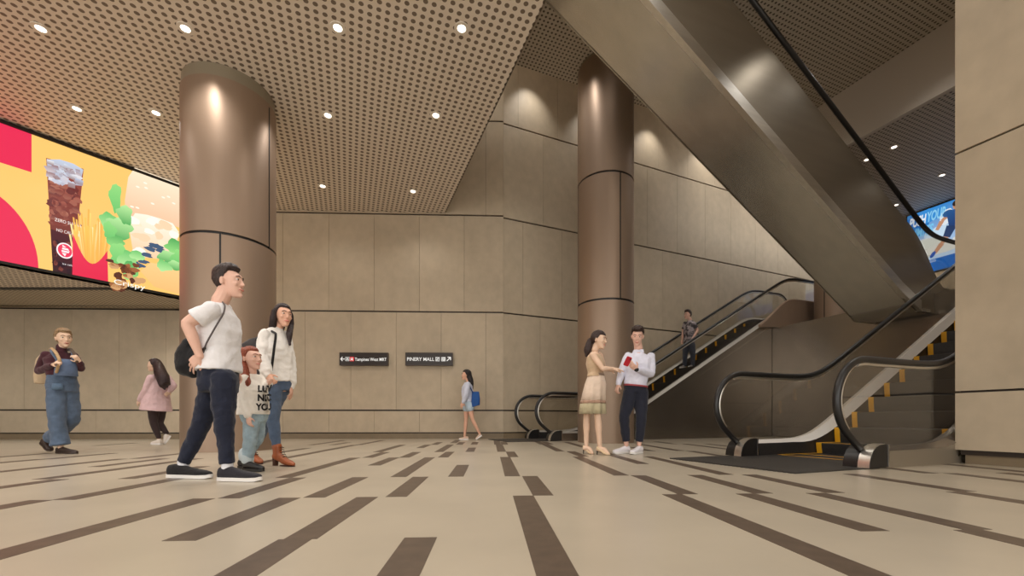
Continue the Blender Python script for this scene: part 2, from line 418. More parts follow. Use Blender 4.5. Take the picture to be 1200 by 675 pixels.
# ------------------------------------------------------------------ downlights
def downlight(x, y, z, label, group, r=.085, power=70, glow=True):
    root = empty('downlight', (x, y, z)); tag(root, label, 'ceiling light', group)
    mb = MB(); mb.lathe([(r, 0.004), (r, -.012), (r*.62, -.012), (r*.54, -.004)], 32); mb.build('trim_ring', mat('white_trim_ring', (225, 215, 200), .4), root, 40)
    mb = MB(); mb.lathe([(r*.55, -.004), (r*.55, -.010)], 24); mb.build('lamp_lens', M_LAMP, root)
    if power:
        l = bpy.data.lights.new('ceiling_spot', 'SPOT'); l.energy = power; l.color = (1, .955, .90); l.spot_size = math.radians(130); l.spot_blend = .9; l.shadow_soft_size = .09
        o = bpy.data.objects.new('ceiling_spot', l); COL.objects.link(o); o.parent = root; o.location = (0, 0, -.06)
    return root
DL = [((-6.45,5.78),'round downlight at the far left of the front row'),((-4.47,5.78),'round downlight just above and left of the thick copper column'),((-2.38,5.77),'second downlight from the right in the front ceiling row'),((-.69,5.78),'front row downlight nearest the slanted ceiling edge'),
      ((-7.49,7.27),'dim downlight above the drink on the advert screen'),((-6.21,7.37),'small downlight close to the left edge of the thick column'),((-3.24,7.43),'middle row downlight just right of the thick column'),((-1.34,7.43),'middle row downlight near the slanted ceiling edge'),
      ((-4.34,9.68),'back row downlight near the thick column'),((-2.32,9.9),'back row downlight nearest the slanted ceiling edge and back wall')]
PW = 95
for (x, y), l in DL: downlight(x, y, Z1, l, 'downlights in the main perforated ceiling', .10, PW*(.35 if y > 9 else 1))
for x, y in ((-8.4, 9.3), (-.3, 3.6), (-2.4, 3.6), (-4.5, 3.6), (-6.6, 3.6), (-8.7, 3.6), (-.2, 1.2), (-2.4, 1.2), (-5, 1.2), (-8, 1.2), (.3, -1.5), (-3, -1.5), (-6, -1.5), (-11, 5), (-12, 8.6), (-15, 7)):
    l = bpy.data.lights.new('ceiling_spot', 'SPOT'); l.energy = PW; l.color = (1, .955, .90); l.spot_size = math.radians(130); l.spot_blend = .9; l.shadow_soft_size = .09
    o = bpy.data.objects.new('ceiling_spot', l); COL.objects.link(o); o.location = (x, y, Z1-.06 if not (x < -8 and y > 7) else ZS-.06)
for u, v in ((13, 3.6), (15.5, 4.4), (18, 6), (20, 4), (18, 8)):  # unseen lamps added to brighten the upper hall
    l = bpy.data.lights.new('ceiling_spot', 'SPOT'); l.energy = 60; l.color = (1, .955, .90); l.spot_size = math.radians(140); l.spot_blend = .9; l.shadow_soft_size = .09
    o = bpy.data.objects.new('ceiling_spot', l); COL.objects.link(o); o.location = P(u, v, Z3-.05)
for (x, y), l in (((8.9,9.84),'right hand hall downlight highest beside the black handrail'),((11.17,10.97),'small downlight nearest the stone pillar in the upper hall'),((11.36,12.49),'small downlight just above the runner advert'),((8.67,10.32),'small downlight half behind the black handrail')):
    downlight(x, y, Z3, l, 'downlights in the upper hall ceiling', .09, 60)
# unseen fill lamps added below the high ceiling; then the cove washing the wall
for u, v in ((3.0, 2.6), (4.4, 3.6), (8.5, 7.4), (4.0, 7.4), (2.9, -1), (9.3, 4.4), (8.2, 3.4), (9.4, 7.2)):
    l = bpy.data.lights.new('added_fill_lamp', 'SPOT'); l.energy = 110 if v > 3 else 60; l.color = (1, .955, .90); l.spot_size = math.radians(120); l.spot_blend = .9; l.shadow_soft_size = .1
    o = bpy.data.objects.new('added_fill_lamp', l); COL.objects.link(o); o.location = P(u, v, Z2-.05)
WN = Vector((math.sin(WR), -math.cos(WR), 0)); WD = Vector((math.cos(WR), math.sin(WR), 0))
for t in (.75, 2.75, 4.8, 7.0):
    l = bpy.data.lights.new('wall_washer', 'SPOT'); l.energy = 85; l.color = (1, .955, .90); l.spot_size = math.radians(84); l.spot_blend = 1.; l.shadow_soft_size = .05
    o = bpy.data.objects.new('wall_washer', l); COL.objects.link(o); o.location = CORNER+WD*t+WN*.55+Vector((0, 0, 9.75))
    o.rotation_euler = (math.radians(0), 0, 0)
    dirv = (-WN*.22+Vector((0, 0, -1))).normalized(); o.rotation_euler = dirv.to_track_quat('-Z', 'Y').to_euler()

# ------------------------------------------------------------------ advert screens
class Picture:
    """flat picture built of coloured shapes, each layer 0.6 mm in front of the last; x to the right, z up, facing -y"""
    def __init__(s): s.v = []; s.f = []; s.c = []; s.k = 0
    def poly(s, pts, rgb, rgb2=None, lift=True):
        if lift: s.k += 1
        y = -.0006*s.k; o = len(s.v)
        s.v += [(x, y, z) for x, z in pts]; s.f.append(tuple(range(o, o+len(pts))))
        if rgb2 is None: s.c.append([lin(rgb)]*len(pts))
        else:
            zs = [z for x, z in pts]; a, b = max(zs), min(zs)
            A, B = lin(rgb), lin(rgb2)
            s.c.append([tuple(p*(1-t)+q*t for p, q in zip(A, B)) for t in [(a-z)/(a-b+1e-9) for z in zs]])
    def blob(s, cx, cz, rx, rz, rgb, n=22, wob=.0, seed=0, rgb2=None, lift=True, rot=0.):
        rr = random.Random(seed); ph = [rr.uniform(0, 6.28) for _ in range(3)]
        pts = []
        for j in range(n):
            t = 2*PI*j/n; k = 1+wob*(math.sin(3*t+ph[0])+.7*math.sin(5*t+ph[1])+.5*math.sin(8*t+ph[2]))
            x, z = rx*k*math.cos(t), rz*k*math.sin(t)
            pts.append((cx+x*math.cos(rot)-z*math.sin(rot), cz+x*math.sin(rot)+z*math.cos(rot)))
        s.poly(pts, rgb, rgb2, lift)
    def text(s, body, size, x, z, rgb, **kw):
        s.k += 1; vs, fs = text_mesh(body, size, 0, **kw); y = -.0006*s.k; o = len(s.v)
        s.v += [(v.x+x, y, v.y+z) for v in vs]; s.f += [tuple(i+o for i in f) for f in fs]; s.c += [[lin(rgb)]*len(f) for f in fs]
    def build(s, name, m, parent):
        me = bpy.data.meshes.new(name); me.from_pydata(s.v, [], s.f); me.update(); me.materials.append(m)
        a = me.color_attributes.new('Col', 'FLOAT_COLOR', 'CORNER')
        flat = [x for cs in s.c for c in cs for x in (*c, 1.0)]
        a.data.foreach_set('color', flat)
        o = bpy.data.objects.new(name, me); COL.objects.link(o); o.parent = parent
        return o
sang = math.atan2(SDIR.y, SDIR.x)
SL0, SL1 = -2.6, 3.6
root = empty('advert_screen', scr(SL0)+Vector((0, 0, ZS)), sang)
tag(root, 'huge backlit advert screen showing a cola, fries and a burger, up at the left ceiling', 'screen')
SH = Z1-.02-ZS
mb = MB(); mb.box((0, .01, 0), (SL1-SL0, .22, SH)); mb.build('housing', M_BLACK, root)
mb = MB()
for a, b in (((0, -.03, 0), (SL1-SL0, .012, .035)), ((0, -.03, SH-.06), (SL1-SL0, .012, SH)), ((0, -.03, 0), (.04, .012, SH)), ((SL1-SL0-.04, -.03, 0), (SL1-SL0, .012, SH))): mb.box(a, b)
mb.build('frame', M_BLACK, root)
def S(px, py):
    k = (px-CX)/F_; t = (k*S0.y-S0.x)/(SDIR.x-k*SDIR.y); Y = S0.y+SDIR.y*t
    return (t-SL0, CAMH+(HZ-py)*Y/F_-ZS)
pic = Picture()
pic.poly([(.04, .03), (SL1-SL0-.04, .03), (SL1-SL0-.04, SH-.05), (.04, SH-.05)], (255, 200, 112))
RED, PINK = (232, 44, 84), (236, 58, 92)
x0, z0 = S(37, 202); pic.poly([(.04, z0), (x0, z0), (x0, SH-.05), (.04, SH-.05)], RED)
arc = []
ax, az = S(45, 313); cx0 = S(0, 300)[0]-.35
for j in range(19):
    t = PI/2*j/18; arc.append((cx0+(ax-cx0)*math.cos(t), .03+(S(0, 224)[1])*math.sin(t)*1.0))
pic.poly([(.04, .03)]+arc+[(.04, arc[-1][1])], RED)
# cola glass
g = [S(54, 185), S(98, 198), S(85, 323), S(62, 318)]
pic.poly([g[0], g[3], g[2], g[1]], (150, 74, 62), (96, 34, 32))
pic.poly([S(59, 268), S(62, 318), S(85, 323), S(91, 280)], (78, 26, 36), (52, 18, 30))
for i in range(70):
    x = R.uniform(60, 91); y = R.uniform(214, 264); a, b = S(x, y); pic.blob(a, b, R.uniform(.03, .07), R.uniform(.03, .07), R.choice([(166, 90, 74), (124, 50, 44), (186, 120, 98), (110, 48, 48), (140, 70, 60)]), 9, .12, i, rgb2=R.choice([(130, 60, 52), (104, 44, 44), (160, 96, 80)]), lift=(i % 8 == 0))
pic.poly([S(54.5, 187), S(57, 210), S(77, 207), S(94, 214), S(97.5, 199), S(86, 192), S(70, 187)], (196, 208, 226), (170, 150, 156))
for i in range(40):
    x = R.uniform(58, 94); y = 188+(x-54)*.28+R.uniform(1, 22); a, b = S(x, y); q = R.uniform(.045, .085); t0 = R.uniform(0, 1.5)
    pic.poly([(a+q*math.cos(t0+h*PI/2), b+q*.9*math.sin(t0+h*PI/2)) for h in range(4)], R.choice([(214, 224, 238), (188, 200, 222), (234, 238, 244), (170, 150, 156), (150, 110, 108), (204, 206, 216)]), R.choice([(180, 176, 190), (210, 200, 206), (150, 120, 118)]), lift=(i % 8 == 0))
for i in range(14):
    x = R.uniform(63, 84); y = R.uniform(284, 318); a, b = S(x, y); pic.blob(a, b, .03, .05, R.choice([(124, 60, 52), (40, 14, 30)]), 7, .2, i+90, lift=(i == 0))
a, b = S(64, 259); pic.text('ZERO SUGAR', .085, a, b, (250, 240, 235), width=.36)
a, b = S(66, 271); pic.text('NO CALORIES', .08, a, b, (250, 240, 235), width=.34)
a, b = S(76, 294); pic.blob(a, b, .115, .15, (250, 240, 240), 24); pic.blob(a, b, .095, .125, PINK, 24); pic.blob(a, b, .05, .09, (250, 240, 240), 12, .2, 3)
for j in range(3): pic.poly([(a-.05, b-.05+.05*j), (a+.05, b-.05+.05*j), (a+.05, b-.035+.05*j), (a-.05, b-.035+.05*j)], PINK, lift=(j == 0))
a, b = S(73, 310); pic.text('ice cold', .05, a, b, (250, 240, 240), width=.14)
# fries in a red carton
for i in range(40):
    t = R.random() if i > 14 else i/14; x = 86+t*36; y = 246+18*abs(t-.45)*1.6+R.uniform(-3, 22); w = R.uniform(1.6, 2.4)
    lean = (t-.5)*9+R.uniform(-3, 3)
    pic.poly([S(x+lean, y), S(x+w+lean, y+.8), S(x+w-lean*.3, 312), S(x-lean*.3, 312)], R.choice([(255, 216, 120), (250, 196, 92), (255, 230, 160), (240, 180, 84)]), (244, 178, 84), lift=(i % 6 == 0))
ct = [S(85, 274)]+[S(85+40*t, 274+21*t+24*math.sin(PI*t)) for t in [k/12 for k in range(1, 12)]]+[S(125.5, 294), S(126.5, 331), S(84.5, 324)]
pic.poly(ct, (236, 52, 84), (226, 36, 74))
# burger
bun = [S(147, 262), S(146, 235), S(150, 208), S(158, 196), S(175, 198)]+[S(x, y) for x, y in ((213, 215), (240, 222), (240, 275), (213, 268), (180, 258))]
pic.poly(bun[::-1], (255, 236, 206), (244, 190, 150))
for i in range(10):
    a, b = S(R.uniform(152, 210), R.uniform(205, 245)); pic.blob(a, b, .035, .02, (255, 246, 226), 7, 0, i, lift=(i == 0))
low = [S(164, 318), S(176, 308), S(200, 312), S(240, 306), S(240, 352), S(213, 346), S(180, 336)]
pic.poly(low[::-1], (255, 216, 150), (252, 190, 120))
pat = [S(150, 262), S(158, 250), S(172, 252), S(186, 256), S(202, 262), S(209, 272), S(206, 292), S(190, 304), S(170, 302), S(155, 292)]
pic.poly(pat[::-1], (255, 246, 226), (250, 206, 164))
for i in range(16):
    a, b = S(R.uniform(155, 205), R.uniform(256, 298)); pic.blob(a, b, R.uniform(.05, .13), R.uniform(.05, .1), R.choice([(255, 250, 236), (250, 214, 176), (255, 232, 200)]), 12, .1, i+7, lift=(i % 5 == 0))
for i in range(15):
    t = i/14; x = 150+60*t; y = 300+12*math.sin(t*9); a, b = S(x, y); pic.blob(a, b, .10, .05, (70, 92, 120), 12, .15, i, lift=(i == 0))
GR = [(150, 220, 130), (110, 196, 110), (186, 236, 160), (84, 170, 92)]
for i, (x, y, rx, rz) in enumerate(((135, 232, .09, .30), (130, 262, .18, .2), (140, 268, .2, .22), (134, 282, .14, .14), (141, 300, .18, .24), (150, 306, .16, .2), (146, 252, .12, .2), (152, 318, .12, .2), (128, 270, .1, .16), (160, 300, .12, .1), (198, 302, .2, .14), (206, 290, .2, .16), (212, 304, .2, .18), (192, 312, .14, .12), (208, 312, .18, .1))):
    a, b = S(x, y); pic.blob(a, b, rx, rz, GR[i % 4], 26, .13, i, GR[(i+1) % 4])
for i in range(30):
    a, b = S(R.uniform(128, 166), R.uniform(306, 338)); pic.blob(a, b, R.uniform(.04, .11), R.uniform(.03, .09), R.choice([(120, 66, 40), (160, 100, 60), (90, 48, 34), (210, 160, 110)]), 9, .15, i, lift=(i % 10 == 0))
a, b = S(133, 333); pic.text('Crispy', .15, a, b, (255, 250, 240), width=.5)
pic.build('display_panel', screen_mat('advert_glow', .95), root)

# runner screen in the upper hall: plane u = 16.2 facing the escalators; local x runs towards -v
UR = 16.2
VS1, VS0, ZR0, ZR1 = 7.76, 5.2, 4.9, 6.80
root = empty('advert_screen', P(UR, VS1, ZR0), ANG-PI/2)
tag(root, 'blue backlit advert screen with a runner and slogan, in the upper hall beside the pillar', 'screen')
W, Hh = VS1-VS0, ZR1-ZR0
mb = MB(); mb.box((-.03, .01, -.03), (W+.03, .12, Hh+.03)); mb.build('housing', M_BLACK, root)
pic = Picture()
pic.poly([(0, 0), (W, 0), (W, Hh), (0, Hh)], (60, 142, 216), (214, 232, 246))
for i, (x, z, rx, rz, c) in enumerate(((.2, Hh-.4, .45, .34, (30, 120, 205)), (.6, Hh-.2, .4, .2, (60, 150, 225)), (.75, 1.07, .4, .22, (206, 230, 248)), (.45, 0.82, .42, .22, (224, 226, 214)), (.3, 0.57, .4, .2, (206, 204, 190)), (.8, 0.62, .5, .16, (228, 226, 216)), (1.5, 0.72, .5, .3, (226, 224, 214)), (.95, 1.47, .25, .22, (236, 244, 250)))):
    pic.blob(x+.0, z, min(rx, x if x > .05 else rx) if False else rx*.8, rz, c, 24, .08, i)
pic.poly([(0, 0), (W, 0), (W, .36), (0, .36)], (24, 104, 190))
pic.text('PUSH', .40, .05, Hh-.40, (250, 252, 255), shear=.25, bold=.013, width=.42)
pic.text('YOUR', .40, .49, Hh-.38, (150, 216, 252), shear=.25, bold=.013, width=.42)
pic.text('LIMITS', .40, .08, Hh-.76, (130, 208, 250), shear=.25, bold=.013, width=.56)
pic.text('TEST YOUR BODY', .08, .24, Hh-.90, (240, 248, 255), shear=.2, width=.42)
SKN, NAV = (206, 150, 116), (38, 62, 104)
def limb(pts, w, c):
    for (x0, z0), (x1, z1) in zip(pts[:-1], pts[1:]):
        dx, dz = x1-x0, z1-z0; l = math.hypot(dx, dz); nx, nz = -dz/l*w, dx/l*w
        pic.poly([(x0+nx, z0+nz), (x0-nx, z0-nz), (x1-nx*.7, z1-nz*.7), (x1+nx*.7, z1+nz*.7)], c)
n0 = len(pic.v)
pic.blob(1.42, Hh-.18, .10, .13, SKN, 18); pic.blob(1.41, Hh-.12, .10, .09, (50, 36, 30), 18)
limb([(1.25, Hh-.36), (1.08, Hh-.50), (.97, Hh-.72)], .06, SKN); pic.blob(1.22, Hh-.34, .12, .10, (50, 96, 150), 16)
pic.poly([(1.18, Hh-.28), (1.55, Hh-.28), (1.46, Hh-.74), (1.24, Hh-.74)], (46, 92, 150), (38, 66, 120))
limb([(1.54, Hh-.36), (1.72, Hh-.52), (1.62, Hh-.7)], .06, SKN)
limb([(1.30, Hh-.72), (1.18, Hh-1.02)], .12, NAV); limb([(1.40, Hh-.72), (1.66, Hh-.95)], .11, NAV)
limb([(1.18, Hh-1.0), (1.08, Hh-1.16), (.92, Hh-1.38)], .065, SKN); limb([(1.64, Hh-.94), (1.7, Hh-1.15), (1.62, Hh-1.34)], .06, SKN)
pic.blob(.88, Hh-1.41, .10, .05, (40, 90, 180), 14, 0, 0, None, True, 1.0); pic.blob(1.6, Hh-1.4, .12, .05, (40, 90, 180), 14)
pic.v[n0:] = [(x-.26, y, z) for x, y, z in pic.v[n0:]]
pic.text('GO', .09, .55, .27, (240, 248, 255), width=.14)
pic.build('display_panel', screen_mat('runner_glow', .75), root)

# ------------------------------------------------------------------ wall signs
def sign(px0, px1, py0, py1, label, kindn):
    Y0 = 10.82; pm = ((px0+px1)/2-CX)/F_
    yw = (CORNER.y-CORNER.x*math.tan(WB))/(1-pm*math.tan(WB)); k = yw/F_
    w = (px1-px0)*k; h = (py1-py0)*k; z = CAMH+(HZ-py1)*k
    root = empty('wall_sign', Vector((pm*yw, yw-.09, z)), WB); tag(root, label, 'sign', 'dark wayfinding signs on the back wall')
    mb = MB(); mb.box((-w/2, 0, 0), (w/2, .085, h)); mb.build('sign_box', mat('dark_sign_brown', (44, 34, 29), .4), root)
    mb = MB(); th = .012
    for a, b in (((-w/2-.004, -.008, -.004), (w/2+.004, .02, th)), ((-w/2-.004, -.008, h-th), (w/2+.004, .02, h+.004)), ((-w/2-.004, -.008, 0), (-w/2+th, .02, h)), ((w/2-th, -.008, 0), (w/2+.004, .02, h))): mb.box(a, b)
    mb.build('sign_frame', mat('sign_frame_brown', (70, 56, 46), .4), root)
    white, red, grn = MB(), MB(), MB()
    def put(mbx, pts): mbx.prism(pts, -.004, -.001, 'y')
    def txt(s, x, size, width):
        vs, fs = text_mesh(s, size, .001, width=width, bold=.0012); white.add([(v.x+x, -.004+v.z*-1, v.y+h*.36) for v in vs], fs)
    def sq(mbx, x, s): put(mbx, [(x, h/2-s/2), (x+s, h/2-s/2), (x+s, h/2+s/2), (x, h/2+s/2)])
    def bar(mbx, x0, z0, x1, z1, t, y=-.006):
        dx, dz = x1-x0, z1-z0; l = math.hypot(dx, dz); nx, nz = -dz/l*t, dx/l*t
        mbx.prism([(x0+nx, z0+nz), (x0-nx, z0-nz), (x1-nx, z1-nz), (x1+nx, z1+nz)], y, y+.003, 'y')
    m = h/2
    if kindn == 0:
        bar(white, -w/2+.03, m, -w/2+.13, m, .010); bar(white, -w/2+.03, m, -w/2+.075, m+.05, .010); bar(white, -w/2+.03, m, -w/2+.075, m-.05, .010)
        sq(white, -w/2+.145, .10); sq(grn, -w/2+.152, .086)
        for q in grn.v: pass
        vs, fs = text_mesh('A', .085, .001, bold=.0015); white.add([(v.x-w/2+.17, -.007-v.z, v.y+m-.03) for v in vs], fs)
        sq(red, -w/2+.255, .11)
        white.box((-w/2+.28, -.008, m-.025), (-w/2+.34, -.003, m+.035)); red.box((-w/2+.29, -.010, m+.005), (-w/2+.33, -.007, m+.026))
        bar(white, -w/2+.29, m-.03, -w/2+.275, m-.046, .005, -.008); bar(white, -w/2+.33, m-.03, -w/2+.345, m-.046, .005, -.008)
        txt('Tampines West MRT', -w/2+.385, .115, w-.42)
    else:
        txt('PINERY MALL', -w/2+.04, .125, w*.575)
        for x in (w/2-.44, w/2-.29):
            sq(white, x, .105); sq(grn, x+.008, .089)
            grn.build('exit_symbol', emit('sign_dark', (70, 78, 72), .5), root); grn = MB()
        bar(white, w/2-.425, m-.025, w/2-.405, m-.025, .006); bar(white, w/2-.405, m-.025, w/2-.375, m+.025, .006); bar(white, w/2-.375, m+.025, w/2-.352, m+.025, .006)
        vs, fs = text_mesh('C', .085, .001, bold=.0015); white.add([(v.x+w/2-.268, -.007-v.z, v.y+m-.03) for v in vs], fs)
        bar(white, w/2-.15, m-.045, w/2-.06, m+.045, .011); bar(white, w/2-.13, m+.05, w/2-.055, m+.05, .011); bar(white, w/2-.055, m+.05, w/2-.055, m-.025, .011)
    white.build('lettering', emit('sign_white', (245, 240, 232), .85), root)
    if red.v: red.build('train_symbol', emit('sign_red', (224, 50, 52), .8), root)
    if grn.v: grn.build('exit_symbol', emit('sign_dark', (70, 78, 72), .5), root)
sign(400, 455.5, 414, 428.8, 'dark wall sign with a left arrow and red train symbol', 0)
sign(476.5, 531, 414, 428.8, 'dark wall sign reading PINERY MALL with an arrow pointing up right', 1)

# ------------------------------------------------------------------ escalators
SLP = .577
def sp(x, w=.16): return w*math.log1p(math.exp(x/w)) if x/w < 40 else x
def arange(a, b, st):
    n = max(1, int(math.ceil((b-a)/st))); return [a+(b-a)*i/n for i in range(n+1)]
def escalator(u0, v0, w, rise, label, clad_mats, copper=False, smax=None, deck_mats=None, dh=.07):
    deck_mats = deck_mats or (M_DECK, M_DECK)
    root = empty('escalator', P(u0, v0, 0), ANG); tag(root, label, 'escalator')
    SH_, SK_ = 1.95, 1.77
    def zb(s, s1): return SLP*(sp(s-s1)-sp(s-s1-rise/SLP))
    se = SH_+rise/SLP+1.3
    send = se if smax is None else min(se, smax)
    hand = lambda s: 1.11+zb(s, SH_)
    skirt = lambda s: .22+zb(s, SK_)
    dhs = lambda s: .045+(dh-.045)*max(0., min(1., (s-1.35)/.9))
    nose = lambda s: max(0., zb(s, SK_-.02))
    # floor plate with a toothed edge
    mb = MB(); mb.box((-.72, -.09, .0), (1.0, w+.05, .012))
    for i in range(30): mb.box((-.735, -.06+i*(w+.06)/30, .0), (-.72, -.03+i*(w+.06)/30, .008))
    mb.build('floor_plate', M_PLATE, root)
    for t, side in ((0, 'near'), (w, 'far')):
        sg = -1 if side == 'near' else 1
        pts = [(.36, t, .20), (.27, t, .265)]
        for a in range(228, 89, -6): pts.append((.46+.46*math.cos(math.radians(a)), t, .68+.43*math.sin(math.radians(a))))
        pts += [(s, t, hand(s)) for s in arange(.5, send, .12)]
        if send == se:
            for a in range(84, -120, -8): pts.append((se+.46*math.cos(math.radians(a)), t, .68+rise+.43*math.sin(math.radians(a))))
        mb = MB(); mb.tube(pts, .036, 12); mb.build('handrail', M_RUBBER, root, 60)
        inner = [(p[0]+(.05 if p[0] < .3 else 0), t, p[2]-(.048 if p[0] > .3 and p[2] > .6 else 0)) for p in pts[3:]]
        mb = MB(); mb.tube(inner, .02, 8); mb.build('handrail_guide', M_STEEL, root, 60)
        # glass
        xs = [.03, .06, .1, .15, .2, .27, .35]+arange(.46, send, .2)
        def top(s):
            if s < .46: return .68+.40*math.sqrt(max(0, 1-((s-.46)/.46)**2))
            return hand(s)-.03
        def bot(s):
            if s < .46: return max(.21, .68-.43*math.sqrt(max(0, 1-((s-.46)/.46)**2)))
            return skirt(s)-.02
        mb = MB(); mb.strip([(s, top(s)) for s in xs], [(s, bot(s)) for s in xs], t-.006, t+.006)
        mb.build('glass_balustrade', M_GLASS, root)
        xs = arange(.5, send, .12)
        # deck trim, inner skirt and outer cladding
        ti, to = t-sg*.09, t+sg*.11
        mb = MB(); mb.rings([[(s, ti, skirt(s)-dhs(s)), (s, t-sg*.015, skirt(s)), (s, t+sg*.05, skirt(s)), (s, to, skirt(s)-dhs(s))] for s in xs]); mb.build('deck_trim', deck_mats[0 if side == 'near' else 1], root, 30)
        ti2 = t-sg*.085
        mb = MB(); mb.strip([(s, skirt(s)-dhs(s)) for s in xs], [(s, max(.0, skirt(s)-.75)) for s in xs], min(ti2, t), max(ti2, t)); mb.build('inner_skirt', M_TREAD, root, 30)
        to2 = t+sg*.10
        mb = MB(); mb.strip([(s, skirt(s)-dhs(s)) for s in xs], [(s, .0) for s in xs], min(t+sg*.02, to2), max(t+sg*.02, to2)); mb.build('side_cladding', clad_mats[0 if side == 'near' else 1], root, 30)
        if side == 'near':
            xs2 = [s for s in xs if s > 1.9]
            mb = MB(); mb.strip([(s, skirt(s)-.25) for s in xs2], [(s, skirt(s)-.268) for s in xs2], to2-.003, to2+.01); mb.build('cladding_seam', M_STRIP, root, 30)
        # rounded inlet where the handrail enters the floor
        prof = [(.30, 0.012), (.305, .06), (.325, .12), (.36, .175), (.41, .215), (.47, .238), (.56, .245), (.60, .235), (.60, .012)]
        mb = MB(); mb.prism(prof, t-.125, t+.125, 'y'); blk = mb.build('handrail_inlet', M_RUBBER, root, 40)
        cx_, cz_ = .50, .06
        pr2 = [(p[0]-.006 if i < 7 else p[0], p[1]+(.004 if i > 1 else 0)) for i, p in enumerate(prof[:7])]
        mb = MB(); mb.strip(pr2, [(p[0]+.02, p[1]-.03 if p[1] > .05 else p[1]) for p in pr2], t-.118, t-.015); mb.build('steel_band', M_STEEL, blk, 60)
        mb = MB()
        mb.box((.592, t-.129, .02), (.606, t-.121, .24)); mb.build('edge_trim', M_STRIP, blk)
    # steps with yellow edges
    n = int((send-.95)/.4)
    if n > 22: n = 22
    for k in range(n):
        s = 1.0+.4*k; z = nose(s+.2)
        if k < 2: z = .012
        zprev = .012 if k == 0 else (.012 if k-1 < 2 else nose(s-.2))
        mb = MB()
        lo = max(0.001, zprev-.03)
        # slightly curved riser, ribbed tread
        mb.prism([(s+.02, lo), (s+.006, (lo+z)/2), (s, z-.012), (s+.006, z), (s+.43, z), (s+.43, lo)], .10, w-.10, 'y')
        st = mb.build('step', M_TREAD, root)
        hh = z-zprev
        for ya, yb, yc, yd in ((w-.17, w-.099, w-.125, w-.099), (.099, .15, .099, .125)):
            # one yellow piece per side: down the riser, over the nose, along the tread edge
            mb = MB()
            q = [(s+.03, z-.004), (s+.40, z-.004), (s+.40, z+.003), (s+.0, z+.003)]
            if hh > .05: q = [(s+.05, zprev), (s+.05, z-.004)]+q[1:]+[(s-.004, z-.012), (s+.002, (zprev+z)/2), (s+.016, zprev)]
            if hh > .05: mb.prism(q, yc if hh <= .05 else ya, yb, 'y')
            else: mb.prism(q, yc, yd, 'y')
            mb.build('step_marking', M_YELLOW, st)
        if k < 3:
            mb = MB(); mb.box((s+.003, .1, z), (s+.03, w-.1, z+.003)); mb.build('nosing_line', M_YELLOW, st)
    if copper:
        # rounded copper end panel of the balustrade on the upper landing
        a = SK_+rise/SLP-1.15
        xs = arange(a, a+2.35, .12)
        def tp(s):
            q = max(0, min(1, (s-a)/1.3)); return skirt(s)+.02+.22*q*q*(3-2*q)
        bt = lambda s: skirt(s)-.06-.64*max(0, min(1, (s-a)/1.3))
        rg = []
        for s in xs: rg.append([(s, -.14, tp(s)), (s, -.17, tp(s)-.03), (s, -.17, bt(s)), (s, -.10, bt(s)), (s, -.10, tp(s))])
        e = xs[-1]
        for q in arange(0, PI/2, .2)[1:]:
            cx_, cy_ = e, .35
            f = lambda r: (cx_+r*math.sin(q), cy_-r*math.cos(q))
            z_, zl = tp(e), skirt(e)-.70
            rg.append([(*f(.49), z_), (*f(.52), z_-.03), (*f(.52), zl), (*f(.45), zl), (*f(.45), z_)])
        mb = MB(); mb.rings(rg); mb.build('copper_end_panel', M_COPPER, root, 40)
    return root, nose
M_CLADLIGHT = mat('pale_metal_cladding', (150, 138, 120), .35, .4)
RL, RR = 3.62, 3.30
esc_left, nose_l = escalator(4.0, 8.75, 1.25, RL, 'escalator behind the tall column, with a man riding up it', (M_DARKMETAL, M_DARKMETAL), copper=True, deck_mats=(M_DECKDULL, M_DECKDULL))
esc_right, nose_r = escalator(4.50, 2.72, 1.46, RR, 'front escalator with yellow edged steps beside the stone pillar', (M_CLADLIGHT, M_DARKMETAL), smax=11.5, deck_mats=(M_DARKMETAL, M_DECK), dh=.12)

# overhead escalator: its metal clad underside and flank come down towards the upper landing
root = empty('escalator', P(11.3, 5.0, 3.3), ANG); tag(root, 'overhead escalator clad in brushed metal, crossing the ceiling towards the upper right', 'escalator')
UO, VO = 11.3, 5.0
WO = 1.14
zbot = lambda u: max(2.72, 2.72+SLP*(10.72-u))
def L3(pts): return [(u-UO, z-3.3) for u, z in pts]
us = [2.5, 4, 6, 8, 9.5, 10.2, 10.6, 10.8, 11.2, 12, 14]
ztop_ = lambda u: 4.54+SLP*(10.39-u)
lowend = [(10.39, 4.54), (10.62, 4.42), (10.82, 4.28), (11.0, 4.12), (11.2, 3.9), (11.42, 3.62), (11.6, 3.42), (11.8, 3.3), (14, 3.3)]
top = [(2.5, ztop_(2.5)), (5, ztop_(5)), (8, ztop_(8)), (9.8, ztop_(9.8))]+lowend
bot = [(u, zbot(u)) for u, z in top]
bot[-1] = (14, 2.72)
mb = MB(); mb.strip(L3(top), L3(bot), .03, .06); mb.build('near_side_panel', M_SIDE, root, 30)
mb = MB(); mb.strip(L3(top), L3(bot), WO-.06, WO-.03); mb.build('far_side_panel', M_SIDE, root, 30)
xs = [2.5, 5, 8, 10, 10.5, 10.72, 10.9, 11.3]
mb = MB(); mb.strip(L3([(u, zbot(u)+.06) for u in xs]), L3([(u, zbot(u)) for u in xs]), .02, WO-.02); mb.build('underside_panel', M_SOFFIT, root, 30)
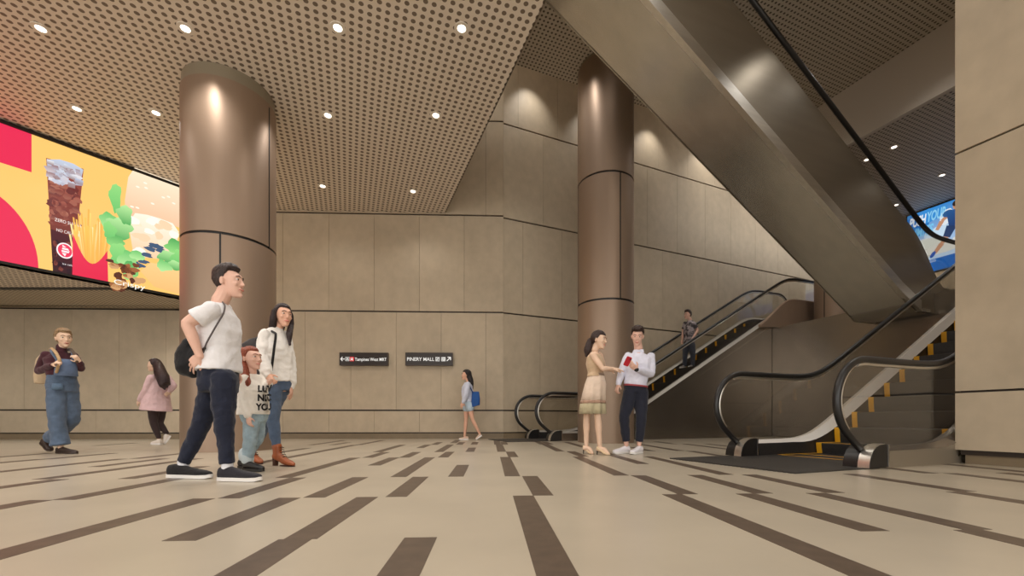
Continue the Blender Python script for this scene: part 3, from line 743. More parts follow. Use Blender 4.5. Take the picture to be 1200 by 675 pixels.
# bright edge bar along the lower edge of the near side, then a thin black strip and a mid rail
xb = [2.5, 5, 8, 10.2, 10.85]
mb = MB(); mb.strip(L3([(u, zbot(u)+.19) for u in xb]), L3([(u, zbot(u)-.02) for u in xb]), -.04, .05); mb.build('edge_bar', M_STEEL, root, 30)
mb = MB(); mb.strip(L3([(u, zbot(u)+.235) for u in xb]), L3([(u, zbot(u)+.215) for u in xb]), .0, .05); mb.build('dark_line', M_BLACK, root, 30)
for q, (y0, y1) in enumerate(((-.006, .006), (WO-.006, WO+.006))):
    zt = lambda u: ztop_(u) if u < 10.39 else ztop_(10.39)
    def hz(u):   # handrail height
        return 4.30+.60*sp(11.22-u, .16)
    gx = [3.5, 5, 7, 9, 10, 10.4, 10.7, 11, 11.3, 11.8, 12.3]
    gb = lambda u: (ztop_(u) if u < 10.39 else float(np.interp(u, [p[0] for p in lowend], [p[1] for p in lowend])))-.05
    mb = MB(); mb.strip(L3([(u, hz(u)-.02) for u in gx]), L3([(u, min(gb(u), hz(u)-.03)) for u in gx]), y0, y1); mb.build('glass_balustrade', M_GLASS, root)
    pts = [(u-UO, (y0+y1)/2, hz(u)-3.3) for u in [3.5, 5, 7, 9, 9.8]+arange(10.1, 12.4, .12)]
    for a in range(84, -100, -10): pts.append((12.4-UO+.4*math.cos(math.radians(a)), (y0+y1)/2, 3.88-3.3+.40*math.sin(math.radians(a))))
    mb = MB(); mb.tube(pts, .042, 12); mb.build('handrail', M_RUBBER, root, 60)
for k in range(18):
    u = 11.0-.4*k; z = 3.3+SLP*max(0, 10.9-u)
    if z > 7.8: break
    mb = MB(); mb.box((u-.4-UO, .12, z-.2-3.3), (u+.02-UO, WO-.12, z-3.3)); mb.build('step', M_TREAD, root)

# ------------------------------------------------------------------ dark metal clad block that carries the upper landing
mb = MB(); mb.box((11.45, 4.42, 0), (24, 8.64, 3.13))
struct(mb.build('wall_landing', [M_DARKMETAL, M_BLACK], rotz=ANG))
mb = MB(); mb.box((12.5, 8.75, 3.35), (24, 10.4, 3.62)); struct(mb.build('landing_floor', M_DARKMETAL, rotz=ANG))

# ------------------------------------------------------------------ people
UP = Vector((0, 0, 1))
def W3(px, py, Z):
    return Vector(((px-CX)/F_*Z, Z, CAMH+(HZ-py)*Z/F_))
class Person:
    def __init__(s, Z, fx, root_px, zfloor=0., sc=1.):
        s.Z = Z; s.o = Vector(((root_px-CX)/F_*Z, Z, zfloor)); s.sc = sc
        s.F = Vector((fx[0], fx[1], 0)).normalized(); s.R = Vector((s.F.y, -s.F.x, 0))   # facing, and the person's own right
    def root(s, label):
        s.r = empty('person', s.o); tag(s.r, label, 'person'); return s.r
    def J(s, px, py, dy=0.): return W3(px, py, s.Z+dy)-s.o
    def floor(s, px, dy=0.):
        Z = s.Z+dy; return Vector(((px-CX)/F_*Z, Z, s.o.z))-s.o
def frame(f, up=UP):
    f = Vector(f).normalized(); l = Vector(up).cross(f).normalized(); return f, l, f.cross(l)
def torso(mb, hip, sh, F, sc, grow=0., w=None, d=None, ts=None, latS=None, e=2.3, back=0.):
    """stack of sections from the crotch to the base of the neck; hip, sh = centres of hips and shoulders"""
    ts = ts or [-.16, 0, .3, .62, .86, .97, 1.06]
    w = w or [.10, .165, .138, .158, .168, .12, .06]; d = d or [.085, .112, .098, .118, .095, .075, .055]
    ax = (sh-hip); L = ax.length; ax.normalize()
    lat0 = ax.cross(F).normalized(); secs = []
    for t, a, b in zip(ts, w, d):
        lat = lat0
        if latS is not None:
            k = max(0, min(1, t)); lat = (lat0*(1-k)+latS*k).normalized()
        fw = lat.cross(ax).normalized()
        c = hip.lerp(sh, t)+fw*(.012*math.sin(max(0, min(1, t))*PI)*sc+back)
        secs.append((c, lat*(a*sc+grow), fw*(b*sc+grow)))
    # smooth interpolation
    out = []
    for i in range(len(secs)-1):
        for k in range(4):
            t = k/4; t = t*t*(3-2*t) if False else t
            out.append(tuple(secs[i][q].lerp(secs[i+1][q], t) for q in range(3)))
    out.append(secs[-1]); mb.sections(out, 22, e)
def head(mb, c, f, up, sc, male=True, neck=None):
    """c = centre of the head between the ears; a face with brow, nose, lips, chin and ears"""
    f, l, u = frame(f, up); k = sc
    pt = lambda a, b, h: c+f*(a*k)+l*(b*k)+u*(h*k)
    mb.ball(pt(-.012, 0, .032), (.096*k, .074*k, .090*k), (f, l, u), 20, 14)
    jw = .058 if male else .052
    secs = []
    for h, a, wl, wf in ((.06, .030, .060, .060), (.03, .030, .066, .066), (0, .030, .066, .068), (-.03, .030, .064, .066), (-.06, .032, jw, .062), (-.085, .040, jw*.80, .054), (-.105, .055, jw*.52, .038), (-.116, .062, jw*.34, .024)):
        secs.append((pt(a, 0, h), l*(wl*k), f*(wf*k)))
    mb.sections(secs, 20, 2.2)
    mb.chain([pt(.090, 0, .030), pt(.102, 0, .0), pt(.113, 0, -.022)], [.007*k, .0085*k, .0105*k], 8, 3)
    mb.ball(pt(.104, 0, -.026), (.010*k, .017*k, .009*k), (f, l, u), 10, 6)
    mb.chain([pt(.076, .045, .033), pt(.092, .02, .040), pt(.092, -.02, .040), pt(.076, -.045, .033)], [.008*k]*4, 8, 3)
    mb.ball(pt(.094, 0, -.058), (.012*k, .023*k, .008*k), (f, l, u), 10, 6); mb.ball(pt(.091, 0, -.070), (.012*k, .020*k, .008*k), (f, l, u), 10, 6)
    mb.ball(pt(.086, 0, -.100), (.018*k, .022*k, .017*k), (f, l, u), 10, 6)
    for sgn in (1, -1):
        mb.ball(pt(.072, .040*sgn, -.022), (.020*k, .020*k, .020*k), (f, l, u), 10, 6)   # cheek
        mb.ball(pt(-.008, .076*sgn, -.008), (.018*k, .009*k, .031*k), (f, l, u), 10, 6)
        mb.ball(pt(-.004, .084*sgn, .004), (.012*k, .006*k, .018*k), (f, l, u), 8, 6)
    if neck is not None:
        mb.chain([neck, neck.lerp(pt(-.012, 0, -.05), .5), pt(-.008, 0, -.03)], [(.060 if male else .048)*k, (.056 if male else .044)*k, (.054 if male else .043)*k], 14, 4)
def face_parts(root, c, f, up, sc, male=True, brow=(50, 36, 28), lips=(176, 104, 92), eyes=True):
    f, l, u = frame(f, up); k = sc
    pt = lambda a, b, h: c+f*(a*k)+l*(b*k)+u*(h*k)
    for sgn in (1, -1):
        mb = MB(); mb.ball(pt(.0800, .031*sgn, .013), (.0125*k, .0160*k, .0080*k), (f, l, u), 12, 8); e = mb.build('eye', mat('eye_white', (216, 206, 200), .35), root, 'all')
        mb = MB(); mb.ball(pt(.0882, .031*sgn, .013), (.0058*k, .0080*k, .0078*k), (f, l, u), 10, 6); mb.build('iris', mat('dark_iris', (40, 28, 22), .25), e, 'all')
        mb = MB(); mb.chain([pt(.084, .050*sgn, .034), pt(.096, .032*sgn, .042), pt(.098, .014*sgn, .037)], [.0026*k, .0042*k, .0034*k], 6, 3); mb.build('eyebrow', mat('eyebrow_%d_%d_%d' % brow, brow, .8), root, 'all')
    mb = MB(); mb.chain([pt(.091, .024, -.062), pt(.104, .010, -.061), pt(.106, 0, -.063), pt(.104, -.010, -.061), pt(.091, -.024, -.062)], [.003*k, .0068*k, .0072*k, .0068*k, .003*k], 8, 3)
    mb.build('mouth', mat('lips_%d_%d_%d' % lips, lips, .45), root, 'all')
def hair_cap(mb, c, f, up, sc, thick=.018, line=.062, side=.0, nape=-.065, bump=.0, top=0., quiff=0., fade=False):
    """skull cap of hair: outside the face it stands off the skull by 'thick', over the face it sinks below the skin"""
    f, l, u = frame(f, up); k = sc; rg = []
    n, m = 36, 22
    for i in range(m+1):
        ph = -PI/2+.05+(PI-.1)*i/m; ring = []
        for j in range(n):
            a = 2*PI*j/n; df, dl, du = math.cos(ph)*math.cos(a), math.cos(ph)*math.sin(a), math.sin(ph)
            x, y, z = (-.012+.096*df)*1, .074*dl, .032+.090*du
            lim = line if x > .035 else (side+(line-side)*max(0, (x-.005)/.03) if x > .005 else (nape if x < -.03 else nape+(side-nape)*((x+.03)/.035)))
            q = max(0., min(1., (z-lim)/.02+.5))
            th = thick+top*max(0, du)**1.5+quiff*max(0, du*1.1)*max(0, df+.35)
            if fade: th = thick*.45+(thick*.55+top*max(0, du))*max(0, min(1, (z-.03)/.06))+quiff*max(0, du)*max(0, df+.3)
            th += bump*noise.noise(Vector((df*5, dl*5, du*5+3)))
            r = q*(th)+(1-q)*(-.03)
            ring.append(c+f*((x+df*r)*k)+l*((y+dl*r)*k)+u*((z+du*r)*k))
        rg.append(ring)
    mb.rings(rg)
def hand(mb, w, d, n, size=1., thumb=1, curl=(.35, .4, .45, .5), spread=.12, tcurl=.4, thumb_out=.75):
    """w wrist, d towards the knuckles, n out of the palm; thumb on the +/- (d x n) side; five separate bent digits"""
    d = Vector(d).normalized(); n = (Vector(n)-d*Vector(n).dot(d)).normalized(); t = d.cross(n).normalized()*thumb; k = size
    secs = []
    for a, wt, wn in ((-.015, .024, .020), (.0, .026, .019), (.03, .034, .017), (.06, .041, .015), (.088, .041, .0135), (.096, .037, .010)):
        secs.append((w+d*(a*k), t*(wt*k), n*(wn*k)))
    mb.sections(secs, 14, 2.6)
    for i, (off, L) in enumerate(((.030, .074), (.0105, .082), (-.0095, .076), (-.029, .060))):
        b = w+d*((.088-.004*abs(i-1))*k)+t*(off*k)
        dd = (d+t*(spread*(1.4-i)*.75)).normalized(); pts = [b-d*(.012*k), b]; ang = curl[i]*.6
        p = b
        for seg in (.46, .30, .26):
            dv = dd*math.cos(ang)+n*math.sin(ang); p = p+dv*(L*seg*k); pts.append(p); ang += curl[i]*.9
        mb.chain(pts, [.0090*k, .0092*k, .0082*k, .0074*k, .0062*k], 9, 3)
    b = w+d*(.022*k)+t*(.024*k); dv = (d*.62+t*thumb_out+n*.30).normalized(); p1 = b+dv*(.046*k); dv2 = (d*(.85+tcurl*.2)+t*.25+n*tcurl).normalized(); p2 = p1+dv2*(.034*k)
    mb.chain([b-dv*.01*k, b, p1, p2], [.013*k, .0135*k, .0105*k, .0080*k], 10, 3)
def shoe(root, heel, toe, sc, col_up, col_sole, name='shoe', tall=1., width=1., up=None, sole=.028, lab=None):
    """low shoe from heel point to toe point (both on the ground side)"""
    a = (toe-heel); L = a.length; a.normalize(); lat = UP.cross(a).normalized(); u = a.cross(lat)*1.0
    if u.z < 0: u = -u
    pt = lambda t, h: heel+a*(L*t)+u*h
    mb = MB(); secs = []; rise = sole*.8
    for t, wl, hh in ((.0, .020, .060), (.04, .032, .082), (.16, .036, .090), (.30, .037, .088), (.42, .038, .074), (.55, .041, .060), (.70, .044, .050), (.84, .042, .042), (.94, .032, .034), (1.0, .014, .024)):
        hh *= tall; c = pt(t, rise+hh/2); secs.append((c, lat*(wl*width*sc), u*(hh/2*sc+.002)))
    mb.sections(secs, 18, 2.3); o = mb.build(name, col_up, root, 'all'); realise(o, .006, 3)
    mb = MB(); out = []
    for t, wl in ((.0, .022), (.05, .034), (.2, .038), (.4, .037), (.6, .045), (.78, .048), (.92, .038), (1.0, .016), (1.015, .006)):
        out.append((t, wl*width*sc))
    ring = [(t, w_) for t, w_ in out]+[(t, -w_) for t, w_ in reversed(out)]
    lo = [heel+a*(L*t)+lat*w_+u*(.003+(.008 if t > .95 else 0)) for t, w_ in ring]; hi = [p+u*sole for p in lo]
    mb.rings([lo, hi]); mb.build('sole', col_sole, o, 50)
    return o
def leg_skin(mb, hip, knee, ankle, sc=1., k=1.):
    m1 = hip.lerp(knee, .5); m2 = knee.lerp(ankle, .3)
    bk = (knee-hip).cross(ankle-knee)
    mb.chain([hip, m1, knee, m2, knee.lerp(ankle, .65), ankle], [.082*sc*k, .070*sc*k, .050*sc*k, .052*sc*k, .040*sc*k, .033*sc*k], 14, 4)
def arm_skin(mb, sh, el, wr, sc=1., k=1.):
    mb.chain([sh, sh.lerp(el, .5), el, el.lerp(wr, .3), wr], [.050*sc*k, .046*sc*k, .038*sc*k, .038*sc*k, .025*sc*k], 12, 4)
def cloth(name, rgb, rough=.85, var=.06, bscale=90, bump=.25):
    new = name not in MATS
    m = mat(name, rgb, rough, 0, var, 12, bump, bscale, spec=.2, sheen=.15)
    if new:      # broad creases on top of the weave
        N, L = m.node_tree.nodes, m.node_tree.links; b = N['Principled BSDF']
        tc = N.new('ShaderNodeTexCoord'); mp = N.new('ShaderNodeMapping'); mp.inputs['Scale'].default_value = (6, 6, 9); mp.inputs['Rotation'].default_value = (.4, .5, 0)
        n = N.new('ShaderNodeTexNoise'); n.inputs['Scale'].default_value = 1.; n.inputs['Detail'].default_value = 3; n.inputs['Distortion'].default_value = 1.6
        bp = N.new('ShaderNodeBump'); bp.inputs['Strength'].default_value = .28; bp.inputs['Distance'].default_value = .04
        L.new(tc.outputs['Object'], mp.inputs[0]); L.new(mp.outputs[0], n.inputs['Vector']); L.new(n.outputs['Fac'], bp.inputs['Height'])
        old = b.inputs['Normal'].links
        if old: L.new(old[0].from_socket, bp.inputs['Normal'])
        L.new(bp.outputs[0], b.inputs['Normal'])
    return m
SKIN_M = mat('fair_skin', (228, 184, 164), .5, 0, .05, 12, spec=.35)
SKIN_T = mat('tan_skin', (226, 176, 150), .5, 0, .05, 12, spec=.35)
SKIN_P = mat('light_skin', (228, 194, 168), .5, 0, .05, 12, spec=.35)
def hairmat(name, rgb): return mat(name, rgb, .40, 0, .40, 22, .8, 45, stretch=(4, 4, .35), spec=.4)
def part(mb, name, m, root, vox=.008, sm=3, disp=0., ds=.08):
    o = mb.build(name, m, root); return realise(o, vox, sm, disp, ds)

# --- man in the white T-shirt, walking to the right
p = Person(3.49, (1, .12), 250); r = p.root('man in white T-shirt and dark jeans walking past the thick copper column'); J = p.J; sc = 1.03
hc = J(267.5, 331, 0); hf = Vector((1, .10, .02)); hu = Vector((-.05, 0, 1))
neck = J(258, 353, 0); hip = J(256, 437, 0); sh = J(256, 362, 0)
shR, elR, wrR = J(247, 363, -.19), J(219.5, 379, -.25), J(234, 417, -.20)
shL, elL, wrL = J(262, 363, .19), J(268, 404, .24), J(277.5, 436, .20)
hipR, knR, anR = J(262, 446, -.09), J(263, 498, -.10), J(266.5, 545, -.09)
hipL, knL, anL = J(251, 446, .08), J(236, 497, .09), J(215, 543, .09)
mb = MB(); torso(mb, hip, sh, p.F, sc, -.012); head(mb, hc, hf, hu, 1.06, True, neck)
arm_skin(mb, shR, elR, wrR, 1.12); arm_skin(mb, shL, elL, wrL, 1.0)
hand(mb, wrR, J(227, 424, -.18)-wrR, (.0, 1, -.1), 1.06, 1, (.25, .2, .3, .5), .30, .2)
hand(mb, wrL, J(281, 452, .18)-wrL, (-.3, -1, 0), 1.0, 1, (.5, .5, .55, .6), .05)
leg_skin(mb, hipR, knR, anR, sc); leg_skin(mb, hipL, knL, anL, sc)
part(mb, 'body', SKIN_M, r, .0055, 2)
face_parts(r, hc, hf, hu, 1.06, True, (62, 44, 36), (190, 120, 106))
mb = MB(); hair_cap(mb, hc, hf, hu, 1.06, .012, .077, .015, -.085, .006, .010, .022, True); part(mb, 'hair', hairmat('dark_brown_hair', (52, 38, 34)), r, .006, 2, .006, .02)
mb = MB(); hair_cap(mb, hc, hf, hu, 1.06, .003, .10, .03, -.09)
tee = cloth('white_cotton', (236, 234, 236))
mb = MB()
torso(mb, J(256, 434, 0), sh, p.F, sc, .014, [.175, .172, .16, .168, .178, .13, .075], [.135, .130, .118, .128, .108, .085, .068], [-.02, .1, .35, .64, .87, .97, 1.07])
for a, b in ((shR, elR), (shL, elL)):
    mb.chain([a+Vector((.005, .0, -.005)), a.lerp(b, .4), a.lerp(b, .66)], [.064, .070, .076], 18, 4, caps='start'); mb.ball(a, .066)
part(mb, 'tshirt', tee, r, .008, 4, .018, .10)
jean = cloth('navy_denim', (34, 38, 54), .8)
mb = MB(); torso(mb, J(256, 445, 0), J(256, 372, 0), p.F, sc, .010, [.135, .155, .152, .150], [.11, .122, .118, .115], [-.20, -.08, .05, .14])
for a, b, c in ((hipR, knR, anR), (hipL, knL, anL)):
    mb.chain([a, a.lerp(b, .5), b, b.lerp(c, .5), c+Vector((0, 0, .012))], [.102, .089, .071, .061, .053], 16, 5, caps='start')
part(mb, 'trousers', jean, r, .008, 3, .022, .08)
for c in (anR, anL):
    mb = MB(); mb.tube([c+Vector((0, 0, -.045)), c+Vector((0, 0, .02))], .043, 14, 'dome'); part(mb, 'sock', cloth('white_sock', (226, 226, 232)), r, .006, 2)
blk = cloth('black_knit', (30, 28, 30)); ws = mat('white_rubber_sole', (232, 228, 224), .5)
shoe(r, p.floor(197.5, .09), p.floor(248, .03), 1.12, blk, ws); shoe(r, p.floor(256.5, -.09), p.floor(306, -.13), 1.12, cloth('dark_grey_knit', (44, 42, 48)), ws)
# the black sling bag at his back
b0 = empty('shoulder_bag', J(222, 424, .02)+p.o); tag(b0, 'black sling bag at the back of the man in the white T-shirt', 'bag')
q = lambda px, py, dy: J(px, py, dy)-(b0.location-p.o)
mb = MB(); mb.chain([q(221, 402, .04), q(218, 416, .05), q(219, 430, .05), q(226, 436, .05)], [.046, .076, .082, .054], 16, 5); mb.ball(q(228, 420, .06), (.085, .075, .10)); part(mb, 'bag_body', cloth('black_nylon', (24, 23, 25), .6), b0, .008, 3, .01, .06)
mb = MB(); mb.chain([q(238, 414, -.18), q(242, 402, -.20), q(252, 384, -.205), q(262, 367, -.16), q(263.5, 358, -.10), q(259, 352, .0)], [.0065]*6, 8, 5); mb.build('strap', cloth('grey_webbing', (92, 84, 84)), b0, 'all')
mb = MB(); mb.chain([q(228, 415, -.08), q(236, 412, -.16), q(240, 408, -.20)], [.018, .016, .010], 8, 4); mb.build('strap_buckle', M_BLACK, b0, 'all')

# --- woman in the white blouse
p = Person(4.60, (.72, -.69), 326); r = p.root('smiling woman in white blouse, jeans and brown ankle boots'); J = p.J; sc = .95
hc = J(331.5, 370.5, 0); hf = Vector((.80, -.58, -.03)); hu = Vector((.06, 0, 1))
neck = J(325, 386, .02); hip = J(325, 450, 0); sh = J(322, 392, 0)
shR, elR, wrR = J(310, 391, -.12), J(307, 418, -.16), J(313, 440, -.26)
shL, elL, wrL = J(335, 393, .10), J(339.5, 424, .12), J(341, 453, .05)
hipR, knR, anR = J(319, 456, -.07), J(320, 493, -.10), J(324, 523, -.08)
hipL, knL, anL = J(328, 456, .06), J(312, 494, .10), J(299, 523, .16)
mb = MB(); torso(mb, hip, sh, p.F, sc, -.012, [.10, .16, .12, .14, .145, .10, .05]); head(mb, hc, hf, hu, 1.02, False, neck)
arm_skin(mb, shR, elR, wrR, .9); arm_skin(mb, shL, elL, wrL, .9)
hand(mb, wrR, J(317.5, 446, -.28)-wrR, (.5, .6, -.5), .98, 1, (1.2, 1.25, 1.3, 1.3), .02, .6)
hand(mb, wrL, J(341.5, 462, .03)-wrL, (-1, -.2, 0), .95, 1, (.4, .45, .5, .55), .05)
leg_skin(mb, hipR, knR, anR, sc); leg_skin(mb, hipL, knL, anL, sc)
part(mb, 'body', SKIN_T, r, .0065, 2); face_parts(r, hc, hf, hu, 1.02, False, (40, 28, 24), (206, 120, 112))
f_, l_, u_ = frame(hf, hu)
mb = MB(); ee = hc+f_*.088+u_*-.064; mb.chain([ee+l_*.017, ee+f_*.012, ee-l_*.017], [.002, .0042, .002], 6, 3); mb.build('teeth', mat('teeth', (240, 236, 228), .3), r, 'all')
hm = hairmat('black_brown_hair', (44, 30, 30))
mb = MB(); hair_cap(mb, hc, hf, hu, 1.02, .013, .076, .02, -.09, .004, .006)
mb.chain([hc+u_*.10+f_*.02-l_*.03, hc-l_*.086+u_*.03-f_*.01, hc-l_*.092-u_*.06-f_*.015, J(320, 382, -.02), J(318, 393, .05)], [.022, .030, .036, .042, .034], 12, 5)
mb.chain([hc+u_*.10+f_*.02+l_*.02, hc+l_*.088-f_*.005+u_*.03, hc+l_*.095-f_*.005-u_*.08, J(339, 391, -.02), J(339.5, 404, -.06)], [.020, .026, .030, .034, .014], 12, 5)
mb.chain([hc-f_*.08, hc-f_*.10-u_*.1, J(322, 392, .10)], [.06, .07, .06], 12, 5)
part(mb, 'hair', hm, r, .007, 3, .005, .02)
blouse = cloth('white_blouse', (240, 236, 230))
mb = MB(); torso(mb, J(326, 446, 0), sh, p.F, sc, .012, [.165, .165, .150, .160, .160, .115, .066], [.120, .120, .112, .132, .108, .08, .058], [-.03, .08, .32, .64, .86, .97, 1.12])
for a, b, c in ((shR, elR, wrR), (shL, elL, wrL)):
    mb.chain([a, a.lerp(b, .5), b, b.lerp(c, .55), b.lerp(c, .86), b.lerp(c, .98)], [.052, .062, .063, .066, .060, .040], 16, 5)
mb.chain([neck+Vector((0, 0, -.02)), neck+Vector((0, 0, .03))], [.058, .054], 14, 3)
part(mb, 'blouse', blouse, r, .008, 3, .020, .07)
bj = cloth('blue_denim', (84, 100, 124), .8, .2)
mb = MB(); torso(mb, hip, sh, p.F, sc, .008, [.13, .158, .15], [.11, .118, .112], [-.14, 0, .16])
for a, b, c in ((hipR, knR, anR), (hipL, knL, anL)):
    mb.chain([a, a.lerp(b, .5), b, b.lerp(c, .4), c], [.102, .086, .064, .060, .042], 16, 5)
part(mb, 'jeans', bj, r, .008, 3, .010, .06)
bm_ = mat('brown_boot_leather', (158, 84, 44), .42, 0, .12, 14, spec=.5); hm2 = mat('dark_boot_heel', (70, 38, 24), .5)
def boot(r, heel, toe, ankle):
    a = (toe-heel); L = a.length; a.normalize(); lat = UP.cross(a).normalized(); u = a.cross(lat)
    if u.z < 0: u = -u
    pt = lambda t, h: heel+a*(L*t)+u*h
    mb = MB(); secs = []
    for t, wl, z0, z1 in ((0, .02, .075, .11), (.06, .032, .066, .14), (.2, .034, .055, .145), (.36, .034, .036, .135), (.5, .036, .018, .105), (.65, .04, .012, .08), (.82, .038, .010, .062), (.95, .026, .010, .045), (1., .010, .012, .034)):
        secs.append((pt(t, (z0+z1)/2), lat*wl, u*((z1-z0)/2)))
    mb.sections(secs, 16, 2.3); mb.chain([pt(.2, .10), pt(.19, .16), pt(.17, .205)], [.046, .045, .050], 14, 4)
    o = mb.build('boot', bm_, r); realise(o, .006, 3)
    mb = MB(); mb.sections([(pt(.09, .0), lat*.025, a*.022), (pt(.10, .04), lat*.026, a*.026), (pt(.13, .075), lat*.031, a*.04)], 14, 3); mb.build('boot_heel', hm2, o, 50)
    mb = MB(); mb.sections([(pt(.42, .006), lat*.030, u*.006), (pt(.6, .006), lat*.042, u*.006), (pt(.85, .006), lat*.040, u*.006), (pt(1.0, .008), lat*.012, u*.006)], 12, 3); mb.build('sole', hm2, o, 50)
    mb = MB()
    for h, t in ((.20, .40), (.175, .41), (.15, .44), (.128, .49), (.108, .55)):
        mb = MB(); mb.chain([pt(t, h-.008)-lat*.022, pt(t+.03, h), pt(t, h-.008)+lat*.022], [.004]*3, 6, 3); mb.build('lace', mat('dark_lace', (40, 26, 20), .7), o, 'all')
boot(r, p.floor(320.5, -.06), p.floor(345, -.19), anR); boot(r, p.floor(292, .20), p.floor(307, .05), anL)
b0 = empty('shoulder_bag', J(301, 415, .16)+p.o); tag(b0, 'dark grey shoulder bag behind the woman in the white blouse', 'bag')
q = lambda px, py, dy: J(px, py, dy)-(b0.location-p.o)
mb = MB(); mb.sections([(q(303, 396, .20), Vector((.10, 0, .02)), Vector((0, .05, 0))), (q(300, 404, .20), Vector((.16, 0, .0)), Vector((0, .07, 0))), (q(300, 425, .20), Vector((.18, 0, 0)), Vector((0, .085, 0))), (q(301, 442, .20), Vector((.17, 0, 0)), Vector((0, .07, 0)))], 20, 3)
part(mb, 'bag_body', cloth('charcoal_leather', (58, 54, 54), .5), b0, .009, 3)
mb = MB(); mb.chain([q(300, 398, .14), q(312, 387, .02), q(323, 391, -.15), q(321, 410, -.20), q(318, 434, -.18)], [.013]*5, 8, 6); mb.build('strap', cloth('black_strap', (34, 32, 34)), b0, 'all')

# --- child with red hair
p = Person(4.10, (.9, -.43), 296); r = p.root('red haired child in white printed sweater and pale jeans'); J = p.J; sc = .72
hc = J(294.5, 420.5, 0); hf = Vector((.93, -.30, .03)); hu = Vector((-.02, 0, 1))
neck = J(295, 436, 0); hip = J(298, 488, 0); sh = J(295.5, 443, 0)
shR, elR, wrR = J(287, 444, -.09), J(286, 468, -.12), J(290.5, 488, -.14)
shL, elL, wrL = J(304, 444, .08), J(311, 452, .04), J(315.5, 450, .02)
hipR, knR, anR = J(295, 492, -.05), J(293.5, 514, -.07), J(290, 539, -.06)
hipL, knL, anL = J(302, 492, .05), J(302, 513, .06), J(287, 536, .12)
mb = MB(); torso(mb, hip, sh, p.F, sc, -.01); head(mb, hc, hf, hu, .93, False, neck)
arm_skin(mb, shR, elR, wrR, .68); arm_skin(mb, shL, elL, wrL, .68)
hand(mb, wrR, J(292, 496, -.14)-wrR, (.2, .8, 0), .70, 1, (.5, .5, .55, .6), .05); hand(mb, wrL, J(318, 447, -.06)-wrL, (0, -.6, .5), .68, -1, (.9, .9, .9, 1.), .05)
leg_skin(mb, hipR, knR, anR, sc); leg_skin(mb, hipL, knL, anL, sc)
part(mb, 'body', SKIN_M, r, .006, 2); face_parts(r, hc, hf, hu, .93, False, (130, 74, 50), (206, 128, 116))
f_, l_, u_ = frame(hf, hu); rh = hairmat('auburn_hair', (142, 70, 46))
mb = MB(); hair_cap(mb, hc, hf, hu, .93, .014, .072, .0, -.05, .004)
mb.chain([hc-f_*.075+u_*.075, hc-f_*.115+u_*.085, J(284, 420, .0), J(286, 436, -.06), J(289.5, 448, -.10), J(290, 456, -.11)], [.036, .040, .046, .046, .036, .012], 14, 5)
mb.ball(hc-f_*.09+u_*.085, .034)
part(mb, 'hair', rh, r, .006, 2, .005, .02)
swe = cloth('cream_sweater', (236, 230, 220))
mb = MB(); torso(mb, J(297, 485, 0), sh, p.F, sc, .010, [.185, .185, .175, .168, .165, .12, .07], [.150, .150, .140, .135, .105, .085, .065], [-.02, .1, .35, .64, .86, .97, 1.1])
for a, b, c in ((shR, elR, wrR), (shL, elL, wrL)): mb.chain([a, a.lerp(b, .5), b, b.lerp(c, .95)], [.047, .045, .042, .034], 14, 5)
so = part(mb, 'sweater', swe, r, .007, 3, .010, .06)
# printed words, laid on the front of the sweater
def print_on(so, r, words, org, right, up, nrm, m, size, gap):
    so_eval = so.data; from mathutils.bvhtree import BVHTree
    bv = BVHTree.FromPolygons([v.co.copy() for v in so_eval.vertices], [tuple(q.vertices) for q in so_eval.polygons])
    for i, (wd, x, wdt) in enumerate(words):
        mb = MB(); vs, fs = text_mesh(wd, size, 0, width=wdt, bold=.004)
        import bmesh
        pts = []
        for v in vs:
            pos = org+right*(v.x+x)+up*(v.y-gap*i); h = bv.ray_cast(pos+nrm*.5, -nrm)
            pts.append((h[0]+nrm*.004) if h[0] else pos)
        mb.add(pts, fs); mb.build('lettering', m, r)
fr = Vector((.42, -.91, 0)).normalized(); rt = Vector((.91, .42, 0)).normalized()
print_on(so, r, (('LUV', 0, .13), ('NIC', .0, .12), ('YOU', -.015, .135)), J(300.5, 458, -.16), rt, UP, fr, mat('black_print', (24, 22, 24), .7), .085, .088)
pj = cloth('pale_denim', (150, 170, 180), .8, .22)
mb = MB(); torso(mb, hip, sh, p.F, sc, .008, [.14, .165, .16], [.115, .125, .12], [-.14, 0, .12])
for a, b, c in ((hipR, knR, anR), (hipL, knL, anL)): mb.chain([a, a.lerp(b, .5), b, b.lerp(c, .5), c+Vector((0, 0, .01))], [.074, .068, .060, .056, .050], 14, 5)
part(mb, 'jeans', pj, r, .007, 3, .014, .05)
for c in (anR, anL):
    mb = MB(); mb.tube([c+Vector((0, 0, .005)), c+Vector((0, 0, .045))], .056, 16, 'dome'); part(mb, 'jean_cuff', cloth('pale_cuff', (190, 202, 206)), r, .006, 2)
shoe(r, p.floor(285.5, -.06), p.floor(309, -.13), .8, mat('black_leather', (28, 25, 26), .45), M_BLACK, tall=.95); shoe(r, p.floor(280, .13), p.floor(302, .05), .8, mat('black_leather', (28, 25, 26), .45), M_BLACK, tall=.95)

